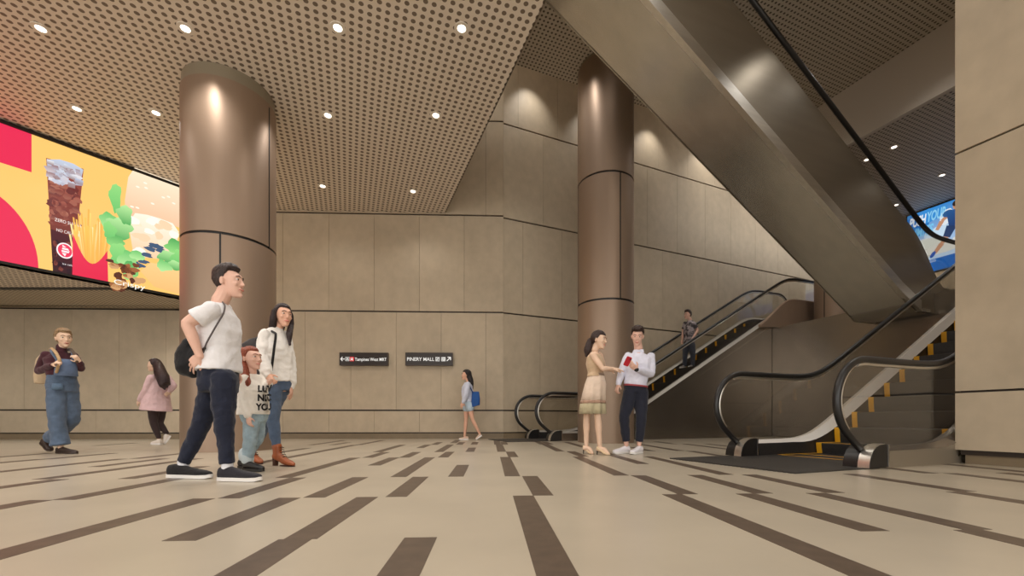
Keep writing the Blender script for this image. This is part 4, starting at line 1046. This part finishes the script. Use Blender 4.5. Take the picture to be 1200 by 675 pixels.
# --- woman in denim dungarees
p = Person(6.22, (.62, -.78), 72); r = p.root('woman in wide denim dungarees and burgundy roll-neck with short fair hair'); J = p.J; sc = .98
hc = J(74.5, 397, 0); hf = Vector((.88, -.46, -.06)); hu = Vector((-.12, 0, 1))
neck = J(72, 411, .02); hip = J(73, 455, 0); sh = J(70, 416, 0)
shR, elR, wrR = J(54, 416, -.08), J(45.5, 435, -.02), J(63, 427, -.24)
shL, elL, wrL = J(86, 417, .10), J(95, 432, .06), J(93.5, 424, -.06)
hipR, knR, anR = J(66, 460, -.07), J(67, 493, -.09), J(71, 524, -.08)
hipL, knL, anL = J(81, 460, .07), J(84, 491, .09), J(58, 516, .24)
mb = MB(); torso(mb, hip, sh, p.F, sc, -.012, [.10, .16, .12, .14, .145, .10, .05]); head(mb, hc, hf, hu, 1.08, False, neck)
arm_skin(mb, shR, elR, wrR, .9); arm_skin(mb, shL, elL, wrL, .9)
hand(mb, wrR, J(69, 422.5, -.28)-wrR, (.55, .5, -.5), 1.0, -1, (1.2, 1.25, 1.3, 1.3), .02, .6); hand(mb, wrL, J(90, 420, -.10)-wrL, (-.7, .5, -.4), .95, 1, (1.1, 1.1, 1.2, 1.2), .02, .6)
leg_skin(mb, hipR, knR, anR, sc); leg_skin(mb, hipL, knL, anL, sc)
part(mb, 'body', SKIN_P, r, .0075, 2); face_parts(r, hc, hf, hu, 1.08, False, (92, 70, 50), (170, 96, 84))
mb = MB(); hair_cap(mb, hc, hf, hu, 1.08, .014, .078, .01, -.07, .006, .012, .012); f_, l_, u_ = frame(hf, hu); mb.ball(hc-f_*.075+u_*.055, (.06, .075, .065), (f_, l_, u_)); mb.chain([hc+f_*.055+u_*.105, hc-f_*.02+u_*.118, hc-f_*.09+u_*.07], [.016, .03, .045], 10, 4)
part(mb, 'hair', hairmat('fair_hair', (150, 124, 92)), r, .008, 2, .010, .03)
bur = cloth('burgundy_knit', (74, 40, 48))
mb = MB(); torso(mb, hip, sh, p.F, sc, .012, [.155, .140, .158, .165, .115, .066], [.11, .108, .13, .105, .08, .06], [.1, .32, .64, .87, .98, 1.1])
mb.chain([neck+Vector((0, 0, -.03)), neck+Vector((0, 0, .05))], [.064, .060], 14, 3)
for a, b, c in ((shR, elR, wrR), (shL, elL, wrL)): mb.chain([a, a.lerp(b, .5), b, b.lerp(c, .6), b.lerp(c, .9)], [.060, .055, .050, .046, .036], 14, 5)
part(mb, 'jumper', bur, r, .009, 3, .014, .08)
den = cloth('mid_blue_denim', (88, 104, 126), .85, .16)
mb = MB(); torso(mb, J(73, 450, 0), J(72, 414, 0), p.F, sc, .020, [.150, .160, .146, .138], [.125, .130, .118, .110], [-.25, -.05, .15, .27])
for a, b, c, w_ in ((hipR, knR, anR, .112), (hipL, knL, anL, .09)): mb.chain([a, a.lerp(b, .5), b, b.lerp(c, .5), c+Vector((0, 0, .03))], [.112, .108, .096, .098, w_], 18, 5, caps='start')
dg = part(mb, 'dungarees', den, r, .010, 3, .024, .10)
mb = MB(); bb = J(77, 430, -.17)
def sheet(cen, rt_, up_, nr_, w0, w1, h, th, bulge=.03):
    rg = []
    for i in range(7):
        a = (i/6-.5)*2; ring = []
        off = nr_*(-bulge*a*a)
        for z_, ww in ((-h/2, w0), (h/2, w1)):
            for dq in (0, th): ring.append(cen+rt_*(a*ww/2)+up_*z_+off-nr_*dq)
        rg.append([ring[0], ring[2], ring[3], ring[1]])
    return rg
mb.rings(sheet(J(76.5, 430.5, -.155), p.R*-1, UP, p.F, .25, .21, .24, .02, .05)); mb.build('dungaree_bib', cloth('bib_denim', (100, 118, 148), .85, .1), r, 'all')
for a in ((J(68, 423, -.19), J(61, 413, -.13), J(60, 409, .03)), (J(86, 423, -.10), J(85, 413, -.01), J(81, 409, .1))):
    mb = MB(); mb.chain(list(a), [.018]*3, 8, 5); mb.build('dungaree_strap', den, r, 'all')
mb = MB(); mb.rings(sheet(J(67, 453, -.165), (p.R*-1), UP, p.F, .12, .11, .09, .012, .015)); mb.build('pocket', cloth('pocket_denim', (92, 114, 138), .85, .1), r, 'all')
bs = mat('dark_brown_shoe', (52, 38, 32), .5)
shoe(r, p.floor(67, -.05), p.floor(90, -.16), 1.0, bs, bs, tall=.8); hl, to = J(48.5, 518, .26), p.floor(59.5, .19); to.z = .005; shoe(r, hl+Vector((0, 0, -.02)), to, 1., bs, bs, tall=.8)
b0 = empty('backpack', J(57, 432, .16)+p.o); tag(b0, 'beige backpack worn by the woman in dungarees', 'backpack')
q = lambda px, py, dy: J(px, py, dy)-(b0.location-p.o)
mb = MB(); mb.sections([(q(60, 415, .20), p.R*.10, p.F*.06), (q(58, 422, .20), p.R*.14, p.F*.09), (q(56, 442, .20), p.R*.15, p.F*.10), (q(55, 450, .19), p.R*.13, p.F*.08)], 18, 3); part(mb, 'bag_body', cloth('beige_canvas', (196, 172, 140)), b0, .010, 3)
mb = MB(); mb.chain([q(59, 410, .10), q(61, 408.5, -.03), q(66, 414, -.20), q(70, 423, -.25), q(66, 436, -.20)], [.020, .020, .020, .020, .018], 8, 6); mb.build('shoulder_strap', cloth('tan_strap', (188, 156, 116)), b0, 'all')
mb = MB(); mb.chain([q(80, 410, .12), q(83, 409.5, .04), q(88, 416, -.07), q(90, 424, -.10)], [.020]*4, 8, 6); mb.build('shoulder_strap', cloth('dark_strap', (84, 66, 52)), b0, 'all')

# --- girl in the pink jacket, seen from behind
p = Person(8.36, (-.8, .6), 186); r = p.root('long haired girl in pink jacket and dark leggings, seen from behind'); J = p.J; sc = .92
hc = J(180.5, 428, 0); hf = Vector((-.97, -.15, 0)); hu = Vector((0, 0, 1))
neck = J(184, 438, 0); hip = J(184, 475, 0); sh = J(186, 442, 0)
shL, elL, wrL = J(177, 443, -.14), J(171, 457, -.16), J(164, 469, -.14)
shR, elR, wrR = J(196, 443, .14), J(203, 452, .10), J(199, 458, -.02)
hipL, knL, anL = J(180, 480, -.06), J(180, 495, -.08), J(186, 514, -.04)
hipR, knR, anR = J(188, 480, .06), J(187, 496, .03), J(195, 509, .05)
mb = MB(); torso(mb, hip, sh, p.F, sc, -.012); head(mb, hc, hf, hu, 1.0, False, neck); arm_skin(mb, shL, elL, wrL, .85); arm_skin(mb, shR, elR, wrR, .85)
hand(mb, wrL, J(160.5, 473, -.13)-wrL, (.2, 1, -.3), .95, 1, (.5, .55, .6, .6), .05); hand(mb, wrR, J(196, 461, -.04)-wrR, (-.5, .5, 0), .9, 1, (.6, .6, .7, .7), .05)
leg_skin(mb, hipL, knL, anL, sc); leg_skin(mb, hipR, knR, anR, sc); part(mb, 'body', SKIN_P, r, .008, 2); face_parts(r, hc, hf, hu, 1.0, False, (50, 34, 30), (196, 116, 108))
f_, l_, u_ = frame(hf, hu)
mb = MB(); hair_cap(mb, hc, hf, hu, 1.0, .020, .070, .0, -.09, .004)
mb.chain([hc-f_*.06+u_*.03, J(187, 432, -.06), J(191, 443, -.18), J(193, 451, -.20), J(195, 453, -.2)], [.080, .090, .105, .090, .03], 16, 5); mb.chain([hc-f_*.03-l_*.03, J(185, 437, -.14), J(190, 450, -.22), J(193, 456, -.22)], [.06, .065, .06, .02], 12, 5); mb.chain([hc-f_*.07, J(193, 440, -.05), J(198, 450, -.12)], [.06, .07, .03], 12, 5)
part(mb, 'hair', hairmat('dark_plum_hair', (50, 34, 34)), r, .009, 3, .007, .02)
pk = cloth('pink_wool', (222, 190, 192))
mb = MB(); torso(mb, J(183, 477, 0), sh, p.F, sc, .02, [.255, .235, .20, .18, .185, .12, .065], [.23, .20, .165, .145, .115, .08, .058], [-.12, .1, .38, .66, .88, .98, 1.1])
for a, b, c in ((shL, elL, wrL), (shR, elR, wrR)): mb.chain([a, a.lerp(b, .5), b, b.lerp(c, .95)], [.070, .066, .060, .050], 14, 5)
part(mb, 'jacket', pk, r, .010, 3, .016, .10)
mb = MB(); torso(mb, hip, sh, p.F, sc, .004, [.13, .16, .15], [.11, .12, .11], [-.14, 0, .12])
for a, b, c in ((hipL, knL, anL), (hipR, knR, anR)): mb.chain([a, a.lerp(b, .5), b, b.lerp(c, .35), c+Vector((0, 0, .03))], [.100, .086, .066, .062, .044], 14, 5)
part(mb, 'leggings', cloth('dark_brown_leggings', (58, 46, 46)), r, .009, 3)
wsn = mat('white_trainer', (226, 216, 206), .6)
shoe(r, p.floor(189, -.06), p.floor(177.5, -.03), 1., wsn, ws); to = p.floor(194, .02); hl = J(201, 511, .08); shoe(r, hl, to, 1., wsn, ws)

# --- young woman far off by the back wall
p = Person(10.25, (-1, .05), 550); r = p.root('young woman in pale blue top and denim shorts under the wall signs'); J = p.J; sc = .95
hc = J(546.5, 439.5, 0); hf = Vector((-1, -.05, -.03)); hu = Vector((0, 0, 1))
neck = J(548.5, 446.5, 0); hip = J(548.5, 472, 0); sh = J(548, 450, 0)
shL, elL, wrL = J(548, 451, -.16), J(546, 463, -.20), J(543, 471.5, -.19); shR, elR, wrR = J(548, 451, .16), J(547, 463, .2), J(543, 470, .18)
hipL, knL, anL = J(550, 474, -.07), J(554, 492, -.07), J(562, 508, -.06); hipR, knR, anR = J(547, 474, .07), J(546, 493, .07), J(544.5, 511, .07)
mb = MB(); torso(mb, hip, sh, p.F, sc, -.012, [.10, .16, .12, .14, .145, .10, .05]); head(mb, hc, hf, hu, 1.0, False, neck); arm_skin(mb, shL, elL, wrL, .8); arm_skin(mb, shR, elR, wrR, .8)
hand(mb, wrL, J(541, 476, -.19)-wrL, (0, 1, 0), .95, 1, (.4, .4, .5, .5), .05); hand(mb, wrR, J(541, 475, .18)-wrR, (0, -1, 0), .95, -1, (.4, .4, .5, .5), .05)
leg_skin(mb, hipL, knL, anL, sc, .9); leg_skin(mb, hipR, knR, anR, sc, .9); part(mb, 'body', SKIN_T, r, .009, 2); face_parts(r, hc, hf, hu, 1.0, False)
f_, l_, u_ = frame(hf, hu)
mb = MB(); hair_cap(mb, hc, hf, hu, 1.0, .020, .070, .0, -.09, .003); mb.chain([hc-f_*.05+u_*.02, hc-f_*.09-u_*.12, J(552, 449, .0), J(552.8, 455, 0)], [.075, .075, .065, .04], 14, 5)
part(mb, 'hair', hairmat('black_hair', (34, 26, 26)), r, .009, 3, .008, .03)
mb = MB(); torso(mb, hip, sh, p.F, sc, .02, [.165, .160, .16, .165, .115, .066], [.125, .12, .13, .11, .085, .06], [.05, .32, .64, .87, .98, 1.08])
for a, b, c in ((shL, elL, wrL), (shR, elR, wrR)): mb.chain([a, a.lerp(b, .5), b, b.lerp(c, .9)], [.075, .074, .07, .05], 14, 5)
part(mb, 'top', cloth('pale_blue_cotton', (206, 210, 226)), r, .010, 3, .02, .08)
mb = MB(); torso(mb, hip, sh, p.F, sc, .012, [.13, .165, .16], [.12, .125, .12], [-.12, 0, .14])
for a, b in ((hipL, knL), (hipR, knR)): mb.chain([a, a.lerp(b, .22)], [.105, .105], 14, 4)
part(mb, 'shorts', cloth('pale_denim_shorts', (186, 204, 218)), r, .010, 3)
shoe(r, p.floor(549, .07), p.floor(538, .07), 1., mat('pale_sandal', (214, 186, 166), .6), ws, tall=.7); hl = J(565, 511, -.06); shoe(r, hl, p.floor(558, -.06), 1., mat('pale_sandal', (214, 186, 166), .6), ws, tall=.7)
b0 = empty('tote_bag', J(557.5, 476, -.1)+p.o); tag(b0, 'blue tote bag on the shoulder of the woman by the back wall', 'bag')
q = lambda px, py, dy: J(px, py, dy)-(b0.location-p.o)
mb = MB(); mb.sections([(q(557.5, 476, -.1), Vector((.10, 0, .03)), Vector((0, .06, 0))), (q(557.5, 468, -.1), Vector((.105, 0, .02)), Vector((0, .07, 0))), (q(557.3, 459, -.1), Vector((.085, 0, 0)), Vector((0, .05, 0)))], 18, 4); part(mb, 'bag_body', cloth('blue_canvas', (40, 84, 150), .6), b0, .010, 2)
mb = MB(); mb.chain([q(554, 460, -.16), q(550, 452, -.20), q(549, 448, -.15)], [.014]*3, 8, 5); mb.build('strap', cloth('blue_strap', (30, 60, 110)), b0, 'all')

# --- woman in the beige dress
p = Person(6.02, (.86, -.5), 697); r = p.root('woman in beige dress and heels touching the arm of the man with the phone'); J = p.J; sc = .95
hc = J(701.5, 398.5, 0); hf = Vector((.80, -.52, -.16)); hu = Vector((.14, 0, 1))
neck = J(697.5, 410, .02); hip = J(697, 449, 0); sh = J(697, 415, 0)
shR, elR, wrR = J(694.5, 416, -.14), J(706.5, 432, -.22), J(718.5, 432, -.16)
shL, elL, wrL = J(703, 416, .14), J(708, 432, .16), J(716, 434, .04)
hipR, knR, anR = J(699, 454, -.07), J(700.5, 489, -.09), J(703, 524, -.08)
hipL, knL, anL = J(692, 454, .07), J(687.5, 489, .06), J(687, 523, .06)
mb = MB(); torso(mb, hip, sh, p.F, sc, -.006, [.10, .16, .12, .142, .148, .10, .05]); head(mb, hc, hf, hu, 1.04, False, neck)
arm_skin(mb, shR, elR, wrR, .92); arm_skin(mb, shL, elL, wrL, .9)
hand(mb, wrR, Vector((1, .12, -.10)), (.1, .4, -1), .98, -1, (.25, .3, .35, .4), .08, .3); hand(mb, wrL, Vector((1, .1, 0)), (0, -.3, -1), .95, 1, (.3, .3, .3, .3), .08)
leg_skin(mb, hipR, knR, anR, sc); leg_skin(mb, hipL, knL, anL, sc)
for a, tx, dy in ((anR, 713, -.17), (anL, 694, -.02)):
    t_ = p.floor(tx, dy); t_.z = .02; mb.chain([a+Vector((-.02, 0, -.03)), a.lerp(t_, .5)+Vector((0, 0, .012)), t_], [.034, .034, .022], 12, 4)
part(mb, 'body', SKIN_P, r, .0065, 2); face_parts(r, hc, hf, hu, 1.04, False, (60, 42, 34), (186, 104, 94))
f_, l_, u_ = frame(hf, hu)
mb = MB(); hair_cap(mb, hc, hf, hu, 1.04, .016, .060, -.012, -.05, .003); mb.chain([hc-f_*.085+u_*.0, hc-f_*.125-u_*.03, J(688.5, 410, .06), J(687, 417, .05)], [.036, .050, .056, .02], 12, 5)
part(mb, 'hair', hairmat('dark_brown_tied_hair', (54, 38, 34)), r, .007, 2, .008, .03)
bod = cloth('beige_lace', (206, 178, 146), .8, .08, 160, .5)
mb = MB(); torso(mb, hip, sh, p.F, sc, .008, [.148, .128, .150, .150, .110], [.105, .100, .128, .104, .08], [.22, .36, .66, .86, .97]); part(mb, 'bodice', bod, r, .008, 2)
def skirt_(mb, secs, n=48, amp=.05):
    rg = []
    for c, w_, d_, k in secs:
        rg.append([c+p.R*(w_*(1+amp*k*math.sin(9*2*PI*j/n))*math.cos(2*PI*j/n))+p.F*(d_*(1+amp*k*math.sin(9*2*PI*j/n))*math.sin(2*PI*j/n)) for j in range(n)])
    mb.rings(rg)
mb = MB(); skirt_(mb, [(J(698.5, 440, 0), .140, .110, 0), (J(698, 450, 0), .175, .145, .5), (J(696.5, 460, 0), .185, .155, 1), (J(695.5, 470, 0), .195, .165, 1.5)]); mb.build('skirt', cloth('cream_chiffon', (226, 204, 184), .8, .05), r, 'all')
mb = MB(); skirt_(mb, [(J(695.5, 469.5, 0), .197, .167, 1.5), (J(695.2, 473, 0), .20, .170, 1.6)]); mb.build('skirt_band', cloth('brown_lace_band', (176, 142, 120), .8, .1, 160, .5), r, 'all')
mb = MB(); skirt_(mb, [(J(695.2, 472.8, 0), .198, .168, 1.6), (J(695, 478, 0), .202, .172, 2), (J(695, 485, 0), .206, .176, 2.2)]); mb.build('skirt_hem', cloth('sage_lace_hem', (186, 174, 142), .8, .1, 160, .5), r, 'all')
mb = MB(); skirt_(mb, [(J(698.7, 438, 0), .140, .110, 0), (J(698.6, 440.5, 0), .142, .112, 0)]); mb.build('waistband', cloth('grey_brown_waistband', (150, 128, 110)), r, 'all')
pm = mat('nude_pump', (226, 198, 160), .4); hb = mat('black_heel', (26, 22, 22), .35)
for hx, tx, dy in ((683.5, 695.5, .04), (699.5, 715, -.12)):
    hl, to = p.floor(hx, dy+.04), p.floor(tx, dy-.06); a = (to-hl); L = a.length; a.normalize(); lat = UP.cross(a).normalized()
    pt = lambda t, h: hl+a*(L*t)+UP*h
    mb = MB(); mb.sections([(pt(.0, .098), lat*.020, UP*.026), (pt(.12, .085), lat*.030, UP*.030), (pt(.35, .062), lat*.030, UP*.026), (pt(.55, .034), lat*.034, UP*.024), (pt(.75, .020), lat*.036, UP*.020), (pt(.92, .014), lat*.024, UP*.013), (pt(1.02, .010), lat*.006, UP*.008)], 14, 2.2); o = mb.build('high_heel_shoe', pm, r, 'all'); realise(o, .005, 2)
    mb = MB(); mb.tube([pt(.02, .001), pt(.03, .04), pt(.06, .085)], [.007, .008, .017], 10); mb.build('stiletto_heel', hb, o, 40)

# --- man with the red phone
p = Person(6.15, (-.22, -.97), 742); r = p.root('man in pale shirt and navy trousers looking at the phone in his hand'); J = p.J; sc = 1.02
hc = J(747, 394.5, -.02); hf = Vector((-.30, -.90, -.34)); hu = Vector((-.02, -.25, 1))
neck = J(748, 408, .03); hip = J(744.5, 455, 0); sh = J(749, 415, 0)
shR, elR, wrR = J(736, 417, .02), J(729, 434, .02), J(724.5, 451, -.06)
shL, elL, wrL = J(762.5, 418, -.04), J(763, 438, -.06), J(746, 433, -.30)
hipR, knR, anR = J(739, 460, .0), J(731.5, 489, -.04), J(734, 521, .0); hipL, knL, anL = J(751, 460, -.02), J(751.5, 490, -.06), J(749, 521, -.02)
mb = MB(); torso(mb, hip, sh, p.F, sc, -.012); head(mb, hc, hf, hu, 1.04, True, neck); arm_skin(mb, shR, elR, wrR); arm_skin(mb, shL, elL, wrL)
hand(mb, wrR, J(722, 459, -.10)-wrR, (.6, .3, 0), 1.0, 1, (.8, .85, .9, .9), .03)
hand(mb, wrL, J(739, 427, -.36)-wrL, (-.2, .5, .8), 1.05, -1, (.7, .75, .8, .8), .05, .7)
leg_skin(mb, hipR, knR, anR, sc); leg_skin(mb, hipL, knL, anL, sc)
part(mb, 'body', SKIN_M, r, .0065, 2); face_parts(r, hc, hf, hu, 1.04, True, (54, 38, 32), (190, 112, 100))
mb = MB(); hair_cap(mb, hc, hf, hu, 1.04, .014, .079, .022, -.07, .010, .016, .036, True); part(mb, 'hair', hairmat('dark_hair', (56, 40, 34)), r, .006, 2, .010, .02)
shm = cloth('pale_lilac_shirt', (222, 222, 236), .75)
mb = MB(); torso(mb, J(744.5, 451, 0), sh, p.F, sc, .010, [.150, .152, .150, .170, .180, .135, .085], [.115, .114, .112, .130, .108, .085, .064], [-.02, .1, .35, .64, .87, .96, 1.01])
for a, b, c in ((shR, elR, wrR), (shL, elL, wrL)): mb.chain([a, a.lerp(b, .5), b, b.lerp(c, .5), b.lerp(c, .92)], [.061, .062, .056, .050, .040], 16, 5)
part(mb, 'shirt', shm, r, .008, 3, .018, .08)
f_, l_, u_ = frame(p.F); nb = neck+Vector((0, 0, -.075))
mb = MB(); mb.sections([(nb, l_*.088, f_*.080), (nb+UP*.042+f_*.004, l_*.072, f_*.066)], 22, 2.1); mb.build('collar', shm, r, 50)
for sg in (1, -1):
    mb = MB(); q0 = nb+f_*.074+UP*.045+l_*(.020*sg); mb.rings([[q0, q0+l_*(.050*sg)-f_*.014, q0+l_*(.046*sg)-f_*.004-UP*.052, q0+l_*(.006*sg)+f_*.010-UP*.075], [v_+f_*.008 for v_ in (q0, q0+l_*(.050*sg)-f_*.014, q0+l_*(.046*sg)-f_*.004-UP*.052, q0+l_*(.006*sg)+f_*.010-UP*.075)]]); mb.build('collar_flap', shm, r)
nv = cloth('navy_chino', (38, 40, 52), .8)
mb = MB(); torso(mb, hip, sh, p.F, sc, .006, [.135, .158, .150], [.11, .12, .114], [-.14, 0, .08])
for a, b, c in ((hipR, knR, anR), (hipL, knL, anL)): mb.chain([a, a.lerp(b, .5), b, b.lerp(c, .5), c+Vector((0, 0, .05))], [.108, .095, .074, .066, .054], 16, 5, caps='start')
part(mb, 'trousers', nv, r, .008, 3, .010, .07)
mb = MB(); torso(mb, hip, sh, p.F, sc, .018, [.152, .152], [.118, .118], [.04, .085]); mb.build('belt', mat('red_belt', (158, 60, 66), .5), r, 'all')
mb = MB(); mb.tube([elL.lerp(wrL, .94), elL.lerp(wrL, 1.02)], .033, 14, 'dome'); mb.build('watch', M_BLACK, r, 'all')
wsn2 = mat('white_sneaker_leather', (236, 232, 236), .5)
shoe(r, p.floor(737.5, .05), p.floor(718.5, -.10), 1.05, wsn2, ws); shoe(r, p.floor(752, .02), p.floor(739.5, -.20), 1.05, wsn2, ws)
b0 = empty('smartphone', J(735.5, 423.5, -.39)+p.o); tag(b0, 'red smartphone held up by the man in the pale shirt', 'phone')
f_ = Vector((-.25, -.75, -.55)).normalized(); up_ = Vector((.2, -.5, .6)); l_ = up_.cross(f_).normalized(); up_ = f_.cross(l_)
mb = MB(); mb.sections([(f_*-.005, l_*.036, up_*.072), (f_*.005, l_*.036, up_*.072)], 28, 8); mb.build('case', mat('red_phone_case', (196, 34, 52), .4), b0, 50)
mb = MB(); mb.sections([(f_*-.007, l_*.033, up_*.068), (f_*-.004, l_*.033, up_*.068)], 28, 8); mb.build('screen', mat('phone_glass', (20, 20, 24), .1), b0, 50)
mb = MB(); mb.ball(f_*.006+up_*.045+l_*.018, (.011, .011, .011)); mb.build('camera_lens', M_BLACK, b0, 'all')

# --- man standing on the far escalator
VM = 9.62
uu = (SU*VM+.4154*CU*VM)/(CU-.4154*SU); pos = P(uu, VM)
kk = int((uu-4.0-1.0)/.4); zst = nose_l(1.0+.4*kk+.2)
p = Person(pos.y, (-.9, -.35), 806, zst); r = p.root('man in grey printed T-shirt standing on the escalator behind the couple'); sc = .95
DYO = (HZ-425.5)*pos.y/F_+CAMH-zst
def J(px, py, dy=0.): return p.J(px, py, dy)-Vector((0, 0, DYO))
def fl(px, dy=0., z=0.): v = p.floor(px, dy); v.z = z; return v
hc = J(806, 363, 0); hf = Vector((-.93, -.35, -.03)); hu = Vector((0, 0, 1))
neck = J(808.5, 368.5, 0); hip = J(807.5, 396, 0); sh = J(808.5, 371.5, 0)
shL, elL, wrL = J(813, 373, -.14), J(817.5, 381, -.14), J(811.5, 390.5, -.18); shR, elR, wrR = J(803, 373, .12), J(800.5, 383, .14), J(799.5, 393, .12)
hipL, knL, anL = J(810.5, 399, -.07), J(812, 410, -.1), J(811.5, 422, -.08); hipR, knR, anR = J(804.5, 399, .07), J(802.8, 410, .05), J(802.3, 422, .06)
mb = MB(); torso(mb, hip, sh, p.F, sc, -.012); head(mb, hc, hf, hu, 1.0, True, neck); arm_skin(mb, shL, elL, wrL, .95); arm_skin(mb, shR, elR, wrR, .95)
hand(mb, wrL, J(809.5, 394, -.2)-wrL, (-.4, .8, 0), 1., 1, (.6, .6, .7, .7), .05); hand(mb, wrR, J(799, 396.5, .1)-wrR, (.3, -.8, 0), 1., 1, (.6, .6, .7, .7), .05)
leg_skin(mb, hipL, knL, anL, sc); leg_skin(mb, hipR, knR, anR, sc); part(mb, 'body', SKIN_M, r, .009, 2); face_parts(r, hc, hf, hu, 1.0, True)
mb = MB(); hair_cap(mb, hc, hf, hu, 1.0, .020, .080, .03, -.07, .008, .016, .03); part(mb, 'hair', hairmat('dark_hair', (56, 40, 34)), r, .008, 2)
tm, tn, tb = nodes_of('grey_printed_cotton'); tc_ = tn.nodes.new('ShaderNodeTexCoord'); vo = tn.nodes.new('ShaderNodeTexNoise'); vo.inputs['Scale'].default_value = 9; rp = tn.nodes.new('ShaderNodeValToRGB')
rp.color_ramp.elements[0].position = .44; rp.color_ramp.elements[1].position = .58; rp.color_ramp.elements[0].color = (*lin((66, 62, 66)), 1); rp.color_ramp.elements[1].color = (*lin((166, 156, 158)), 1)
tn.links.new(tc_.outputs['Object'], vo.inputs['Vector']); tn.links.new(vo.outputs['Fac'], rp.inputs[0]); tn.links.new(rp.outputs[0], tb.inputs['Base Color']); tb.inputs['Roughness'].default_value = .9
mb = MB(); torso(mb, hip, sh, p.F, sc, .014, [.168, .165, .16, .168, .178, .13, .072], [.125, .120, .115, .128, .108, .085, .066], [-.0, .1, .35, .64, .87, .97, 1.07])
for a, b in ((shL, elL), (shR, elR)): mb.chain([a, a.lerp(b, .4), a.lerp(b, .66)], [.062, .066, .070], 14, 4, caps='start')
part(mb, 'tshirt', tm, r, .010, 3, .014, .08)
mb = MB(); torso(mb, hip, sh, p.F, sc, .006, [.14, .162, .158], [.11, .118, .114], [-.14, 0, .08])
for a, b, c in ((hipL, knL, anL), (hipR, knR, anR)): mb.chain([a, a.lerp(b, .5), b, b.lerp(c, .5), c+Vector((0, 0, .01))], [.105, .092, .074, .068, .060], 14, 5)
part(mb, 'jeans', cloth('dark_grey_denim', (66, 72, 86), .85, .14), r, .010, 3, .012, .07)
gs = mat('grey_sneaker', (150, 146, 144), .6)
shoe(r, fl(813.5, -.06), fl(806.5, -.14), .95, gs, ws); shoe(r, fl(803.5, .08), fl(796.5, 0), .95, gs, ws)

# ------------------------------------------------------------------ camera, world, view
cam = bpy.data.cameras.new('camera'); co = bpy.data.objects.new('camera', cam); COL.objects.link(co)
co.location = (0, 0, CAMH); co.rotation_euler = (PI/2, 0, 0)
cam.sensor_fit = 'HORIZONTAL'; cam.sensor_width = 36; cam.lens = 36*F_/1200
cam.shift_x = 0; cam.shift_y = (HZ-337.5)/1200; cam.clip_start = .05
SC.camera = co
w = bpy.data.worlds.new('world'); SC.world = w; w.use_nodes = True
w.node_tree.nodes['Background'].inputs[0].default_value = (1.0, .97, .93, 1); w.node_tree.nodes['Background'].inputs[1].default_value = 2.0
SC.view_settings.view_transform = 'Standard'; SC.view_settings.look = 'None'; SC.view_settings.gamma = 1; SC.view_settings.use_curve_mapping = False
SC.view_settings.exposure = 0.2
SC.cycles.use_denoising = True
SC.cycles.max_bounces = 8
